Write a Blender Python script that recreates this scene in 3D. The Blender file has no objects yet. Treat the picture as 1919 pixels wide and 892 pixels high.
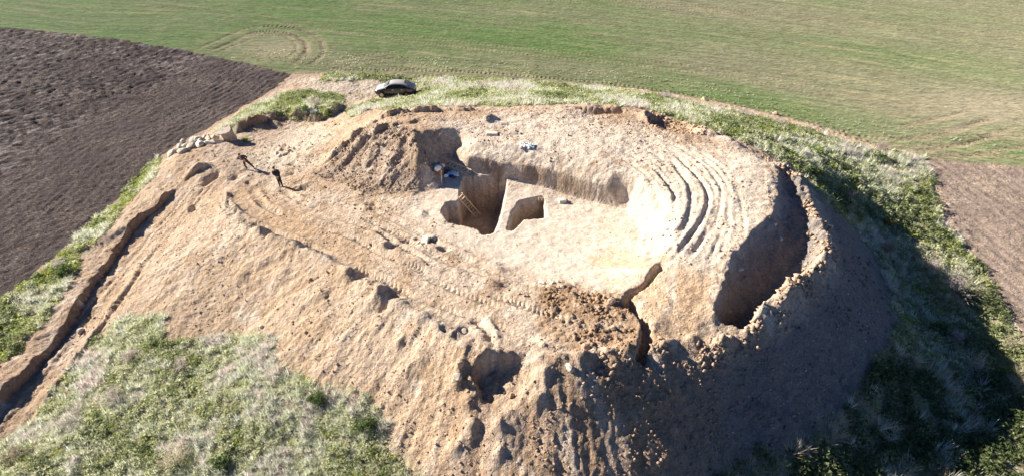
import bpy, bmesh, math, random
import numpy as np
from mathutils import Vector, Matrix, Euler

R = math.radians
random.seed(7)
RNG = np.random.default_rng(7)
scene = bpy.context.scene
COL = scene.collection

# ------------------------------------------------------------------ camera
CAM_H, PITCH, FPX = 32.0, R(36.0), 1300.0
cam_d = bpy.data.cameras.new('camera')
cam_d.sensor_width = 36.0
cam_d.lens = 36.0 * FPX / 1919.0
cam_d.clip_start = 0.5
cam_d.clip_end = 6000
cam = bpy.data.objects.new('camera', cam_d)
cam.location = (0, 0, CAM_H)
cam.rotation_euler = (R(90) - PITCH, 0, 0)
COL.objects.link(cam)
scene.camera = cam

# ------------------------------------------------------------------ light
SUN_EL, SUN_TOWARD = R(26.7), R(23.0)          # light travels to the right and a little to the viewer
LD = Vector((math.cos(SUN_TOWARD) * math.cos(SUN_EL), -math.sin(SUN_TOWARD) * math.cos(SUN_EL), -math.sin(SUN_EL)))
world = bpy.data.worlds.new('World')
scene.world = world
world.use_nodes = True
wn = world.node_tree.nodes
sky = wn.new('ShaderNodeTexSky')
sky.sky_type = 'NISHITA'
sky.sun_disc = False
sky.sun_elevation = SUN_EL
sky.sun_rotation = math.atan2(-LD.x, -LD.y)
sky.air_density = 0.6
sky.dust_density = 0.1
sky.ozone_density = 6.0
sky.altitude = 2500.0
world.node_tree.links.new(sky.outputs[0], wn['Background'].inputs[0])
wn['Background'].inputs[1].default_value = 0.05
sun_d = bpy.data.lights.new('sun', 'SUN')
sun_d.energy = 5.0
sun_d.angle = R(0.5)
sun_d.color = (1.0, 0.89, 0.76)
sun = bpy.data.objects.new('sun', sun_d)
sun.rotation_euler = LD.to_track_quat('-Z', 'Y').to_euler()
sun.location = (-60, 30, 60)
COL.objects.link(sun)
scene.view_settings.view_transform = 'Standard'
scene.view_settings.look = 'None'
scene.view_settings.gamma = 1.0
scene.view_settings.use_curve_mapping = False
scene.view_settings.exposure = 1.82

# ------------------------------------------------------------------ helpers
SP, CP = math.sin(PITCH), math.cos(PITCH)
def at(px, py, z=0.0):
    """Survey helper: where a sight line of the survey photo meets height z (world x, y)."""
    u = (px - 959.5) / FPX
    v = (py - 446.0) / FPX
    t = (CAM_H - z) / (SP + v * CP)
    return (u * t, t * (CP - v * SP))
def ats(*pts):
    return [at(*p) for p in pts]

def _hash(ix, iy, seed):
    h = (ix.astype(np.int64) * 374761393 + iy.astype(np.int64) * 668265263 + seed * 1442695041) & 0xFFFFFFFF
    h = ((h ^ (h >> 13)) * 1274126177) & 0xFFFFFFFF
    h = ((h ^ (h >> 16)) * 2246822519) & 0xFFFFFFFF
    return ((h ^ (h >> 15)) & 0xFFFFFF).astype(np.float64) / 0xFFFFFF
def noise(x, y, seed=0):
    xi = np.floor(x); yi = np.floor(y)
    fx = x - xi; fy = y - yi
    fx = fx * fx * fx * (fx * (fx * 6 - 15) + 10); fy = fy * fy * fy * (fy * (fy * 6 - 15) + 10)
    xi = xi.astype(np.int64); yi = yi.astype(np.int64)
    a = _hash(xi, yi, seed); b = _hash(xi + 1, yi, seed); c = _hash(xi, yi + 1, seed); d = _hash(xi + 1, yi + 1, seed)
    return ((a + (b - a) * fx) * (1 - fy) + (c + (d - c) * fx) * fy) * 2 - 1
def fbm(x, y, octv=4, seed=0, gain=0.5):
    r = 0; a = 1.0; tot = 0
    for k in range(octv):
        r = r + a * noise(x, y, seed + k * 17); tot += a
        x = x * 2.03 + 11.3; y = y * 2.03 - 7.7; a *= gain
    return r / tot
def ss(a, b, x):
    t = np.clip((x - a) / (b - a), 0, 1)
    return t * t * (3 - 2 * t)

def rbf(ctrl, c=1.5):
    P_ = np.array([at(*p) + (p[2],) if len(p) == 3 else p[:3] for p in ctrl])      # a fourth entry marks world coordinates
    A = P_[:, :2]; n = len(A)
    d = np.sqrt(((A[:, None] - A[None]) ** 2).sum(-1) + c * c)
    M = np.zeros((n + 3, n + 3)); M[:n, :n] = d + np.eye(n) * -0.01
    M[:n, n] = 1; M[:n, n + 1:] = A; M[n, :n] = 1; M[n + 1:, :n] = A.T
    w = np.linalg.solve(M, np.concatenate([P_[:, 2], [0, 0, 0]]))
    def f(X, Y):
        out = w[n] + w[n + 1] * X + w[n + 2] * Y
        for i in range(n):
            out = out + w[i] * np.sqrt((X - A[i, 0]) ** 2 + (Y - A[i, 1]) ** 2 + c * c)
        return out
    return f

def pline(X, Y, pts, attr=None, closed=False):
    """distance, signed side (left of travel > 0), arc length and an interpolated attribute."""
    pts = np.array(pts, float); n = len(pts)
    segs = n if closed else n - 1
    best = np.full(X.shape, 1e9); side = np.zeros(X.shape); S = np.zeros(X.shape); A = np.zeros(X.shape)
    s0 = 0.0
    for i in range(segs):
        p = pts[i]; q = pts[(i + 1) % n]; e = q - p; L = math.hypot(*e) + 1e-9
        t = np.clip(((X - p[0]) * e[0] + (Y - p[1]) * e[1]) / (L * L), 0, 1)
        dx = X - p[0] - t * e[0]; dy = Y - p[1] - t * e[1]
        d = np.hypot(dx, dy)
        m = d < best
        best = np.where(m, d, best)
        side = np.where(m, np.sign(e[0] * dy - e[1] * dx), side)
        S = np.where(m, s0 + t * L, S)
        if attr is not None:
            a0 = attr[i]; a1 = attr[(i + 1) % n]
            A = np.where(m, a0 + (a1 - a0) * t, A)
        s0 += L
    return best, side, S, A, s0
def inside(X, Y, pts):
    r = np.zeros(X.shape, bool); n = len(pts)
    for i in range(n):
        x1, y1 = pts[i]; x2, y2 = pts[(i + 1) % n]
        if y1 == y2: continue
        c = (Y < max(y1, y2)) & (Y >= min(y1, y2))
        r ^= c & (X < (x2 - x1) * (Y - y1) / (y2 - y1) + x1)
    return r
def smooth_line(pts, n=6):
    """Catmull-Rom through world points."""
    p = [np.array(q, float) for q in pts]; p = [2 * p[0] - p[1]] + p + [2 * p[-1] - p[-2]]
    out = []
    for i in range(1, len(p) - 2):
        for k in range(n):
            t = k / n
            out.append(tuple(0.5 * (2 * p[i] + (p[i + 1] - p[i - 1]) * t + (2 * p[i - 1] - 5 * p[i] + 4 * p[i + 1] - p[i + 2]) * t * t
                                    + (3 * p[i] - p[i - 1] - 3 * p[i + 1] + p[i + 2]) * t ** 3)))
    out.append(tuple(p[-2])); return out

# ------------------------------------------------------------------ the grid that carries the land
def axis(zones, far, grow=1.22):
    xs = [zones[0][0]]
    for a, b, s in zones:
        n = max(1, round((b - a) / s)); xs += list(a + (b - a) * (np.arange(1, n + 1) / n))
    s = zones[-1][2]
    while xs[-1] < far: s *= grow; xs.append(xs[-1] + s)
    s = zones[0][2]; pre = []
    x = xs[0]
    while x > -far: s *= grow; x -= s; pre.append(x)
    return np.array(pre[::-1] + xs)
GX = axis([(-76, -34, .22), (-34, -11, .11), (-11, 6, .085), (6, 22, .10), (22, 36, .14), (36, 80, .26)], 1800)
GY = axis([(2, 17, .35), (17, 35, .10), (35, 46, .075), (46, 54, .11), (54, 76, .16), (76, 106, .25)], 1800)
X, Y = np.meshgrid(GX, GY)

# --- upper surface: the mound as dumped, before the cut (photo x, photo y, height in metres)
U_PTS = [
 # the plain around
 (1745,298,0),(1800,400,0),(1850,480,0),(1919,610,0),(2000,740,0),(1640,262,.2),(1450,212,.2),(1300,178,.2),(1150,160,.2),(1000,148,.2),(870,146,.2),
 (741,182,.6),(640,146,.2),(560,150,.1),(480,190,.1),(400,238,.2),(330,275,.3),(270,330,.2),(180,425,0),(80,505,0),(0,565,0),(-150,700,0),
 (-100,850,-.2),(-120,980,-.2),(0,1150,0),(300,1350,0),(1700,1400,0),(2100,1000,0),(1960,860,0),
 # left ramp
 (395,322,2.9),(345,360,1.8),(290,425,.7),(225,510,.0),(130,625,-.35),(40,735,-.45),(-60,860,-.5),
 # track down from the car and platform
 (650,195,.9),(600,225,1.4),(540,245,1.7),(470,285,2.4),(460,318,3.0),(522,350,3.3),(560,300,3.3),(600,262,3.3),(640,228,3.1),(680,210,3.2),
 (370,275,2.2),(420,255,1.9),(320,300,2.0),(540,190,1.2),(480,215,1.4),
 # dump flank of the shelf on the left
 (690,232,5.9),(640,280,4.6),(590,320,3.7),(720,225,6.6),(700,265,6.3),(740,300,6.4),(770,258,7.2),(690,330,5.3),
 # the shelf
 (820,212,6.9),(1000,212,7.0),(1150,212,7.0),(1250,240,7.1),(1330,285,7.2),(1400,285,7.1),(1430,298,7.0),(900,240,7.2),(1050,255,7.3),
 (1000,288,7.2),(870,282,7.0),(1190,335,7.2),(1100,302,7.2),(1250,330,7.2),(1330,400,7.2),(1280,480,7.0),(1400,400,7.2),(1340,510,6.9),(1430,420,7.2),
 (1290,560,6.5),(1310,600,6.2),(1230,620,6.3),(1240,560,6.4),
 # verge slope behind
 (1000,188,5.2),(1000,168,2.4),(1200,190,4.8),(1200,178,2.4),(850,190,4.6),(860,165,1.7),(1330,222,5.0),(1340,205,2.2),(1450,262,4.6),(1470,240,2.2),
 (1530,310,3.6),(1570,290,1.6),(760,200,4.3),(720,203,2.9),(1640,350,1.3),(1690,330,.3),(1580,380,2.7),(1612,432,2.0),(1556,345,3.6),(1655,490,1.0),(1680,560,.7),
 # right flank in the shade
 (1490,330,6.3),(1540,440,6.3),(1530,500,6.3),(1430,590,6.2),(1320,650,5.7),
 (1750,540,.2),(1780,700,.2),(1720,860,.1),(1400,980,.2),
 # front rim and front flank
 (1200,668,6.2),(1060,698,6.4),(1000,690,6.3),(890,662,6.2),(830,620,6.0),(720,560,5.6),(600,480,5.0),(500,440,4.4),(430,395,3.8),
 (1000,892,3.4),(1000,790,4.9),(800,892,2.2),(820,760,4.0),(600,892,1.1),(600,700,2.9),(400,892,.6),(200,892,.2),(0,892,0),
 (450,600,2.0),(300,480,1.7),(380,430,2.8),(300,650,1.2),(200,640,.4),(450,760,1.5),(700,820,2.2),
 (1000,1150,.6),(1250,1120,.4),(700,1150,.2),(400,1100,0),
]
# the steep outer flank: the slope below the berm and below the front rim, by offset in metres
BERM = [(1440,300,6.9),(1490,330,6.4),(1525,385,6.3),(1542,440,6.3),(1540,495,6.3),(1490,550,6.2),(1435,595,6.1),(1320,655,5.7),(1200,672,6.1),(1100,695,6.2)]
bw = np.array([at(*q) for q in BERM])
for i in range(len(bw)):
    tg = bw[min(i + 1, len(bw) - 1)] - bw[max(i - 1, 0)]; nm_ = np.array([-tg[1], tg[0]]) / np.hypot(*tg)
    if nm_ @ (bw[i] - np.array([4.0, 38.0])) < 0: nm_ = -nm_
    for off, drop in ((.9, .55), (2.4, 1.95), (4.6, 3.75), (6.8, 5.1)) if i < 8 else ((2.4, 1.35), (4.6, 2.8), (6.8, 4.2)):
        if off < (1, 1, 2, 3, 9, 9, 9, 9, 9, 9)[i]:
            w_ = bw[i] + nm_ * off; U_PTS.append((w_[0], w_[1], max(BERM[i][2] - drop, .35), 1))
fU = rbf(U_PTS)
# --- lower surface: the floor of the cut and the working road
L_PTS = [
 (460,318,3.0),(522,350,3.3),(560,330,3.5),(430,395,3.8),(500,440,4.4),(600,400,4.3),(600,480,5.0),(640,352,4.2),(700,366,4.5),(775,366,4.8),(720,450,4.9),
 (720,560,5.6),(830,620,6.0),(890,655,6.15),(850,425,5.0),(960,440,5.0),(843,303,5.5),(1000,345,5.1),(1172,392,5.0),(1100,450,5.1),(960,520,5.4),(800,500,5.2),
 (1100,520,5.6),(1195,480,5.7),(1180,550,6.0),(1050,600,6.1),(1000,660,6.25),(1100,640,6.3),(1180,625,6.25),(1240,500,6.4),(1240,560,6.4),
]
fL = rbf(L_PTS)

m_land = (GX > -60) & (GX < 62); n_land = (GY > -4) & (GY < 90)
ix = np.where(m_land)[0]; iy = np.where(n_land)[0]
LS = (slice(iy[0], iy[-1] + 1), slice(ix[0], ix[-1] + 1))
Z = np.zeros(X.shape)
def coarse(f, Xs, Ys, step=4):
    """evaluate a smooth surface on every fourth line and interpolate"""
    gx = Xs[0]; gy = Ys[:, 0]
    cx = np.unique(np.append(np.arange(0, len(gx), step), len(gx) - 1)); cy = np.unique(np.append(np.arange(0, len(gy), step), len(gy) - 1))
    V = f(*np.meshgrid(gx[cx], gy[cy]))
    t = np.empty((len(cy), len(gx)))
    for i in range(len(cy)): t[i] = np.interp(gx, gx[cx], V[i])
    out = np.empty(Xs.shape)
    for j in range(len(gx)): out[:, j] = np.interp(gy, gy[cy], t[:, j])
    return out
xs, ys = X[LS], Y[LS]
up = coarse(fU, xs, ys); lo = coarse(fL, xs, ys)
# gentle warp so that no edge is straight
WX = xs + .22 * fbm(xs * .9, ys * .9, 3, 91) + .06 * fbm(xs * 4, ys * 4, 2, 93)
WY = ys + .22 * fbm(xs * .9, ys * .9, 3, 92) + .06 * fbm(xs * 4, ys * 4, 2, 94)

FOOT = ats((1745,290,0),(1820,430,0),(1919,620,0),(2040,800,0),(1960,1000,0),(1700,1450,0),(1000,1600,0),(400,1400,0),(0,1150,0),(-150,950,0),(-160,700,0),
           (0,558,0),(90,490,0),(190,405,0),(280,312,0),(400,232,0),(500,165,0),(600,136,0),(900,142,0),(1150,158,0),(1320,180,0),(1500,220,0))
dF, _, _, _, _ = pline(xs, ys, FOOT, closed=True)
sF = np.where(inside(xs, ys, FOOT), dF, -dF)
up = up * ss(-.5, 2.5, sF)
# the cut: foot line of its face (photo x, y, height) with the width of the face in metres
CUT = [(470,322,3.1,1.0),(560,330,3.5,3.5),(640,352,4.2,4.0),(700,366,4.5,4.2),(770,367,4.8,2.8),(822,354,5.0,.9),(836,326,5.3,2.0),(842,300,5.5,2.2),(849,294,5.6,1.6),(874,324,5.3,1.7),(925,334,5.2,1.8),
       (1000,346,5.1,1.7),(1080,368,5.0,1.4),(1172,392,5.0,1.0),(1177,398,5.1,1.5),(1192,422,5.3,2.6),(1205,465,5.7,2.0),(1240,497,6.3,.9),(1240,560,6.4,.8),(1190,632,6.25,.6),(1090,660,6.3,.6),
       (1000,662,6.25,.6),(890,648,6.15,.6),(830,610,6.0,.6),(720,550,5.6,.6),(600,470,5.0,.6),(500,430,4.4,.6),(440,392,3.8,.6),(430,350,3.4,.6)]
cw = [at(*c[:3]) for c in CUT]
CX, CY = xs + .42 * (WX - xs), ys + .42 * (WY - ys)
dC, _, _, wC, _ = pline(CX, CY, cw, [c[3] for c in CUT], closed=True)
inC = inside(CX, CY, cw)
k = np.where(inC, 1.0, 1 - np.clip(dC / wC, 0, 1))
# the back face stands steep at its foot and is scraped to a slope above
BACK = ats((858,318,5.4),(925,334,5.2),(1000,346,5.1),(1080,368,5.0),(1172,392,5.0))
bd_, _, bs_, _, bl_ = pline(xs, ys, BACK); bk = ss(1.6, .6, np.abs(bd_ - .5)) * (wC < 1.95) * ss(.2, 1.6, bl_ - bs_)
q_ = 1 - k
two = np.where(q_ < .16, q_ / .16 * .62, .62 + .38 * (q_ - .16) / .84)
k = np.where(wC < 1.2, k ** 0.75, k * k * (3 - 2 * k) * .5 + k * .5)
k = k * (1 - bk) + (1 - two) * bk
z = up * (1 - k) + lo * k
cut_k = k

def flat(z, pts, hz, w, wx=None, wy=None, power=.8):
    """cut (or raise) the polygon to height hz with a face w wide outside it"""
    wx = WX if wx is None else wx; wy = WY if wy is None else wy
    d, _, _, wi, _ = pline(wx, wy, pts, w if isinstance(w, list) else None, closed=True)
    if isinstance(w, list): w = wi
    i = inside(wx, wy, pts)
    kk = np.where(i, 1.0, (1 - np.clip(d / w, 0, 1)) ** power)
    return z * (1 - kk) + hz * kk, kk
def region(pts, reach):
    p = np.array(pts); a = p.min(0) - reach; b = p.max(0) + reach
    gx, gy = xs[0], ys[:, 0]
    i0, i1 = np.searchsorted(gx, [a[0], b[0]]); j0, j1 = np.searchsorted(gy, [a[1], b[1]])
    return (slice(j0, max(j1, j0 + 1)), slice(i0, max(i1, i0 + 1)))
def ridge(pts, h, w, taper=1.0, warp=True, sm=True, wob=0.0):
    """bank (h > 0) or groove (h < 0) along a line"""
    pts = smooth_line(pts) if sm else pts
    g = region(pts, w * 3 + .6)
    a, b = (WX[g], WY[g]) if warp else (xs[g], ys[g])
    d, _, S, _, L = pline(a, b, pts)
    if wob:
        d = np.abs(d + wob * fbm(a * 1.6, b * 1.6, 3, 15, .6)); w = w * (1 + .5 * noise(S * .8, S * 0, 16)); h = h * (.75 + .7 * fbm(S * 1.1, S * 0 + 2, 3, 17, .6))
    f = np.exp(-(d / w) ** 2) * ss(0, taper, S + .02) * ss(0, taper, L - S + .02)
    z[g] += h * f * (1 + .35 * noise(S * 1.7, d * 0 + h * 37.7, 5))
def scarp(pts, h, w, hi=2.0, lo_=.01, sm=True, taper=1.5, brk=0.0):
    """step along a line: the ground left of travel is raised by h and falls back over hi metres"""
    pts = smooth_line(pts) if sm else pts
    g = region(pts, hi * 1.3 + .6)
    d, sd, S, _, L = pline(WX[g] + brk * .25 * fbm(xs[g] * 2, ys[g] * 2, 3, 19), WY[g] + brk * .25 * fbm(xs[g] * 2, ys[g] * 2, 3, 20), pts)
    f = np.where(sd > 0, ss(0, w, d) * (1 - ss(w, hi, d)), 0) * ss(0, taper, S + .02) * ss(0, taper, L - S + .02)
    if brk: f = f * (1 - brk + brk * ss(-.35, .3, fbm(S * .7, d * .4 + h * 9, 3, 18, .6)))
    z[g] += h * f * (1 + .25 * noise(S * 1.1, d * 0 + 3.3, 6))
def bump(p, h, r):
    g = region([p], r * 2.5)
    d2 = (WX[g] - p[0]) ** 2 + (WY[g] - p[1]) ** 2
    z[g] += h * np.exp(-d2 / (r * r))
TR = np.zeros(xs.shape)
def tyre(pts, gauge=1.9, depth=.09, w=.22, lug=.28, spread=(1, -1), lugd=.05):
    """two ruts with lug prints and small squeezed-up shoulders"""
    pts = smooth_line(pts, 8)
    g = region(pts, gauge + 1)
    d, sd, S, _, L = pline(xs[g] + .3 * (WX[g] - xs[g]), ys[g] + .3 * (WY[g] - ys[g]), pts)
    e = d * sd; fade = ss(0, 1.5, S) * ss(0, 1.5, L - S)
    brk = ss(-.35, .35, fbm(xs[g] * .45, ys[g] * .45, 2, int(pts[0][0] * 10) % 97 + 300))
    fade = fade * (.35 + .65 * brk); lugd = lugd * brk
    for s in spread:
        q = e - s * gauge / 2
        core = np.exp(-(q / w) ** 4)
        TR[g] = np.maximum(TR[g], core * fade)
        z[g] += fade * (-depth * core + depth * .6 * np.exp(-((np.abs(q) - w * 1.5) / (w * .4)) ** 2)
                        + lugd * core * np.sin(2 * math.pi * (S + .6 * np.abs(q) + .12 * noise(S * 1.3, e, 9)) / lug))

# ---- hollow in the shade on the right, between shelf and outer berm
DEP = ats((1468,318,6.2),(1482,335,6.1),(1515,400,5.7),(1530,465,5.6),(1500,520,5.4),(1440,570,5.0),(1400,610,4.6),(1375,640,4.5),(1348,634,4.4),(1376,600,4.6),(1418,562,4.9),(1468,516,5.2),(1508,468,5.4),(1504,406,5.7),(1484,350,6.1))
DEPW = [.6,.5,.5,.5,.5,.5,.5,.5,.6,1.2,2.1,2.6,2.5,1.9,1.2]
fD = rbf([(1460,318,6.6),(1500,390,6.0),(1465,440,5.5),(1505,480,5.6),(1440,520,5.0),(1380,590,4.1),(1350,625,3.8),(1420,570,4.7)])
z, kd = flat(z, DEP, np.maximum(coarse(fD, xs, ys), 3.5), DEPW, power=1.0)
BERM_PX = [(1440,296,7.0),(1485,328,6.5),(1512,375,6.3),(1535,420,6.3),(1548,470,6.3),(1540,500,6.3),(1500,535,6.2),(1470,565,6.2),(1432,592,6.1),(1408,625,5.9),(1375,645,5.8),(1320,655,5.7)]
ridge(ats(*BERM_PX), .34, .42, wob=.5, sm=False)
ridge(ats(*BERM_PX[5:]), .24, .36, wob=.4, sm=False)
ridge(ats((1310,640,5.9),(1340,655,5.6),(1370,640,5.6),(1410,628,5.8)), .35, .3, wob=.2)
# ---- the two pits
PITA = ats((872,337,5.2),(932,338,5.1),(936,343,5.1),(924,380,5.0),(905,424,5.0),(895,424,5.0),(875,420,5.0),(846,414,5.0),(834,394,5.0),(842,381,5.0),(862,379,5.0),(864,360,5.0))
wx3 = xs + .3 * (WX - xs); wy3 = ys + .3 * (WY - ys)
z, ka = flat(z, PITA, 2.5 + .05 * fbm(xs * 2, ys * 2, 2, 33), [.16, .16, .55, .8, 1.0, .3, .16, .16, .16, .16, .16, .16], wx3, wy3)
z, _ = flat(z, ats((834,394,5.0),(842,382,5.0),(860,381,5.0),(862,412,5.0),(846,412,5.0)), 3.6, .3, wx3, wy3)
PITB = ats((976,379,5.0),(1015,371,5.0),(1021,404,5.0),(1002,406,5.0),(980,410,5.0),(958,429,5.0),(953,428,5.0),(962,400,5.0))
z, kb = flat(z, PITB, 3.1, .14, wx3, wy3)
# ---- gully through the front rim
def gully(pts, depth, w):
    pts = smooth_line(pts)
    g = region(pts, w + .8)
    d, _, S, _, L = pline(WX[g], WY[g], pts)
    ww = w * (1 + .3 * noise(S * 1.3, d * 0, 8))
    z[g] -= depth * (1 - ss(ww * .55, ww, d)) * ss(0, .5, S + .05) * ss(-.05, .7, L - S)
gully(ats((1250,490,6.4),(1225,512,6.3),(1198,538,6.2),(1176,554,6.1)), .75, .33)
gully(ats((1176,552,6.1),(1196,586,6.2),(1212,622,6.2),(1206,668,6.2),(1200,690,5.8)), .95, .36)
# ---- hollow in the front slope
hz = rbf([(903,712,4.75),(925,702,4.95),(940,752,4.85),(985,695,5.6),(985,735,5.2),(915,745,4.7)])
z, kh = flat(z, ats((896,718,4.8),(901,707,4.9),(912,704,4.9),(926,698,5.0),(944,700,5.1),(966,692,5.4),(984,697,5.5),(980,714,5.4),(968,732,5.2),(956,752,4.9),(936,762,4.8),(916,756,4.7),(904,740,4.8)), coarse(hz, xs, ys), [.25, .2, .2, .25, .35, .4, .7, .8, .8, .6, .5, .4, .3])
ridge(ats((1006,690,6.2),(1022,718,5.7),(1012,750,5.2)), .35, .28)
# ---- left cut bank along the ramp
BANKL = ats((-120,900,.2),(-60,810,.3),(0,737,.4),(40,692,.5),(100,622,.6),(130,582,.7),(165,522,.8),(192,488,.9),(226,438,1.2),(252,400,1.6),(300,360,2.2),(335,338,2.5))
scarp(BANKL, 0.68, .12, hi=4.6, brk=.35)
for o in (.75, 1.25, 2.6, 3.15):
    ln = np.array(smooth_line(ats((360,345,2.4),(290,425,1.2),(225,510,.3),(130,625,-.1),(40,735,-.25),(-60,860,-.3))))
    ln[:, 0] += o - 1.0
    ridge([tuple(q) for q in ln], -.10 if o != 1.25 else .08, .14, sm=False)
ridge(ats((300,440,1.5),(235,540,.5),(150,660,0),(60,770,-.2)), .22, .3)
# small cuts at the head of the ramp
scarp(ats((330,330,2.7),(365,318,2.9),(405,312,3.0)), .6, .2, hi=1.4)
bump(at(400,325,3.0), -.55, .55); bump(at(385,335,2.9), -.4, .5)
bump(at(440,330,3.1), -.35, .4); bump(at(362,380,2.6), -.45, .35); bump(at(350,395,2.6), .2, .4)
# ---- bank above the track, with grass on it
SCB = ats((438,254,2.0),(470,240,1.8),(520,228,1.6),(565,224,1.5),(600,230,1.4),(636,214,1.1),(650,198,1.0))
scarp(SCB, .8, .2, hi=4.8, brk=.75)
bump(at(480,235,1.8), .3, .9); bump(at(515,232,1.7), .35, .5)
# ---- dump terraces on the left of the shelf
scarp(ats((590,320,3.7),(640,284,4.6),(668,258,5.4),(700,236,6.1),(750,220,6.6),(830,207,6.9),(900,206,7.0)), .5, .2, hi=1.5, brk=.7)
scarp(ats((628,324,4.1),(665,290,5.1),(692,266,6.0),(724,249,6.6),(790,236,6.9)), .52, .2, hi=1.4, brk=.6)
scarp(ats((655,332,4.6),(690,302,5.6),(708,284,6.1),(735,262,6.7)), .42, .2, hi=1.2, brk=.6)
ridge(ats((790,232,6.9),(840,230,7.0)), .2, .3)
ridge(ats((770,256,7.2),(740,290,6.4),(715,330,5.6)), .35, .5)
ridge(ats((772,250,7.2),(784,300,6.5),(806,345,5.3)), .5, .4)
ridge(ats((830,275,7.1),(870,283,7.0),(930,283,7.2)), .15, .4)
# ---- back rim hollows
bump(at(1085,207,7.0), .35, .7); bump(at(1055,212,7.0), .3, .9)
z, _ = flat(z, ats((1072,201,7.0),(1115,206,7.0),(1160,207,7.0),(1155,212,7.0),(1110,213,7.0)), 6.2, .4)
z, _ = flat(z, ats((1218,222,7.0),(1245,212,7.0),(1290,228,7.0),(1300,245,7.0),(1265,247,7.0),(1225,236,7.0)), 6.25, .4)
ridge(ats((1207,205,6.8),(1212,222,7.0),(1230,240,7.1)), .35, .4)
ridge(ats((1180,205,6.9),(1130,200,6.8),(1060,198,6.7)), .3, .5)
ridge(ats((1300,235,6.9),(1350,255,7.0),(1400,275,7.1)), .3, .6)
ridge(ats((905,232,7.1),(925,222,7.0)), .35, .35, taper=.4)
# ---- the shelf: ruts that sweep round the cut
arc = [(870,226,7.1),(1000,232,7.2),(1130,250,7.2),(1240,290,7.2),(1305,345,7.2),(1315,400,7.2),(1288,455,7.0),(1252,488,6.8)]
arc_w = np.array(smooth_line(ats(*arc), 8)); arc_c = np.array(at(1090, 400, 6))
for off, dp, sd_ in ((.2,.045,1),(1.3,.05,2),(-1.1,.045,3),(2.2,.045,4),(-2.2,.04,5)):
    v_ = arc_w - arc_c; ln = arc_w + v_ / np.linalg.norm(v_, axis=1, keepdims=True) * (off + .25 * np.sin(np.arange(len(v_)) * .21 + sd_)[:, None])
    i0 = (sd_ * 5) % 14; tyre([tuple(q) for q in ln[i0::4]], .9, dp, .15, .26, lugd=.025)
for line, dp in (([(1265,289),(1306,335),(1326,370),(1318,405),(1291,446),(1255,491)],.24),([(1255,300),(1286,340),(1296,370),(1290,410),(1270,440)],.20),([(1230,320),(1255,350),(1266,375),(1260,398)],.18),([(1212,335),(1232,362),(1238,378)],.15),
                 ([(1250,412),(1232,436),(1214,456)],.17),([(1326,325),(1350,360),(1338,420),(1300,470),(1286,490)],.14),([(1232,385),(1222,408),(1208,424)],.14),([(1150,262),(1220,288),(1250,312)],.10),([(960,238),(1060,244),(1150,262)],.08),([(1010,228),(1130,240),(1230,270)],.08)):
    g_ = ats(*[(u, v, 7.15 if v < 460 else 6.9) for u, v in line]); ridge(g_, -dp * .55, .17, warp=False); ridge([(q[0] - .34, q[1] + .05) for q in g_], dp * .35, .2, warp=False)
# scraped rectangles at the front of the floor
ridge(ats((1155,465,5.4),(1220,490,6.0)), .12, .2, taper=.3); ridge(ats((1090,465,5.2),(1155,465,5.4)), .08, .2)
for o in range(5):
    ridge(ats((1150+o*4,478+o*12,5.5),(1212-o*8,500+o*10,6.0)), -.06, .1, taper=.3)
# ---- the working road: lug prints and edge scarps
tyre(ats((440,352,3.5),(470,395,4.0),(560,430,4.6),(680,480,5.1),(800,535,5.5),(930,580,5.9),(1060,625,6.2)), 2.3, .20, .32, .30, lugd=.065)
tyre(ats((500,360,3.7),(560,395,4.2),(680,430,4.8),(800,495,5.2),(920,545,5.6),(1060,575,6.0)), 2.1, .16, .28, .30, lugd=.055)
tyre(ats((560,380,4.0),(680,405,4.6),(780,455,5.0),(880,510,5.3),(1010,550,5.8)), 1.9, .12, .24, .28, lugd=.05)
ridge(ats((690,425,4.9),(740,470,5.1),(840,505,5.3),(950,535,5.6)), .25, .45)
ridge(ats((760,455,5.1),(850,470,5.2),(930,500,5.3),(950,520,5.5)), .2, .35)
scarp(ats((430,400,3.9),(428,372,3.6),(432,350,3.4)), .35, .15, hi=1.2)
ridge(ats((425,380,3.7),(445,410,4.0),(500,440,4.4),(560,462,4.8),(640,505,5.2),(720,555,5.6),(800,600,5.9),(850,640,6.1),(895,655,6.2)), .3, .5)
ridge(ats((820,605,5.9),(850,640,6.0)), -.25, .2); ridge(ats((880,590,6.0),(910,615,6.1),(932,655,6.2)), -.3, .22)
ridge(ats((895,590,6.0),(925,620,6.1),(940,650,6.2)), .18, .2)
ridge(ats((540,350,3.6),(580,355,3.8),(625,352,4.1)), -.28, .2); ridge(ats((545,345,3.6),(600,348,3.9)), .15, .2)
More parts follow.
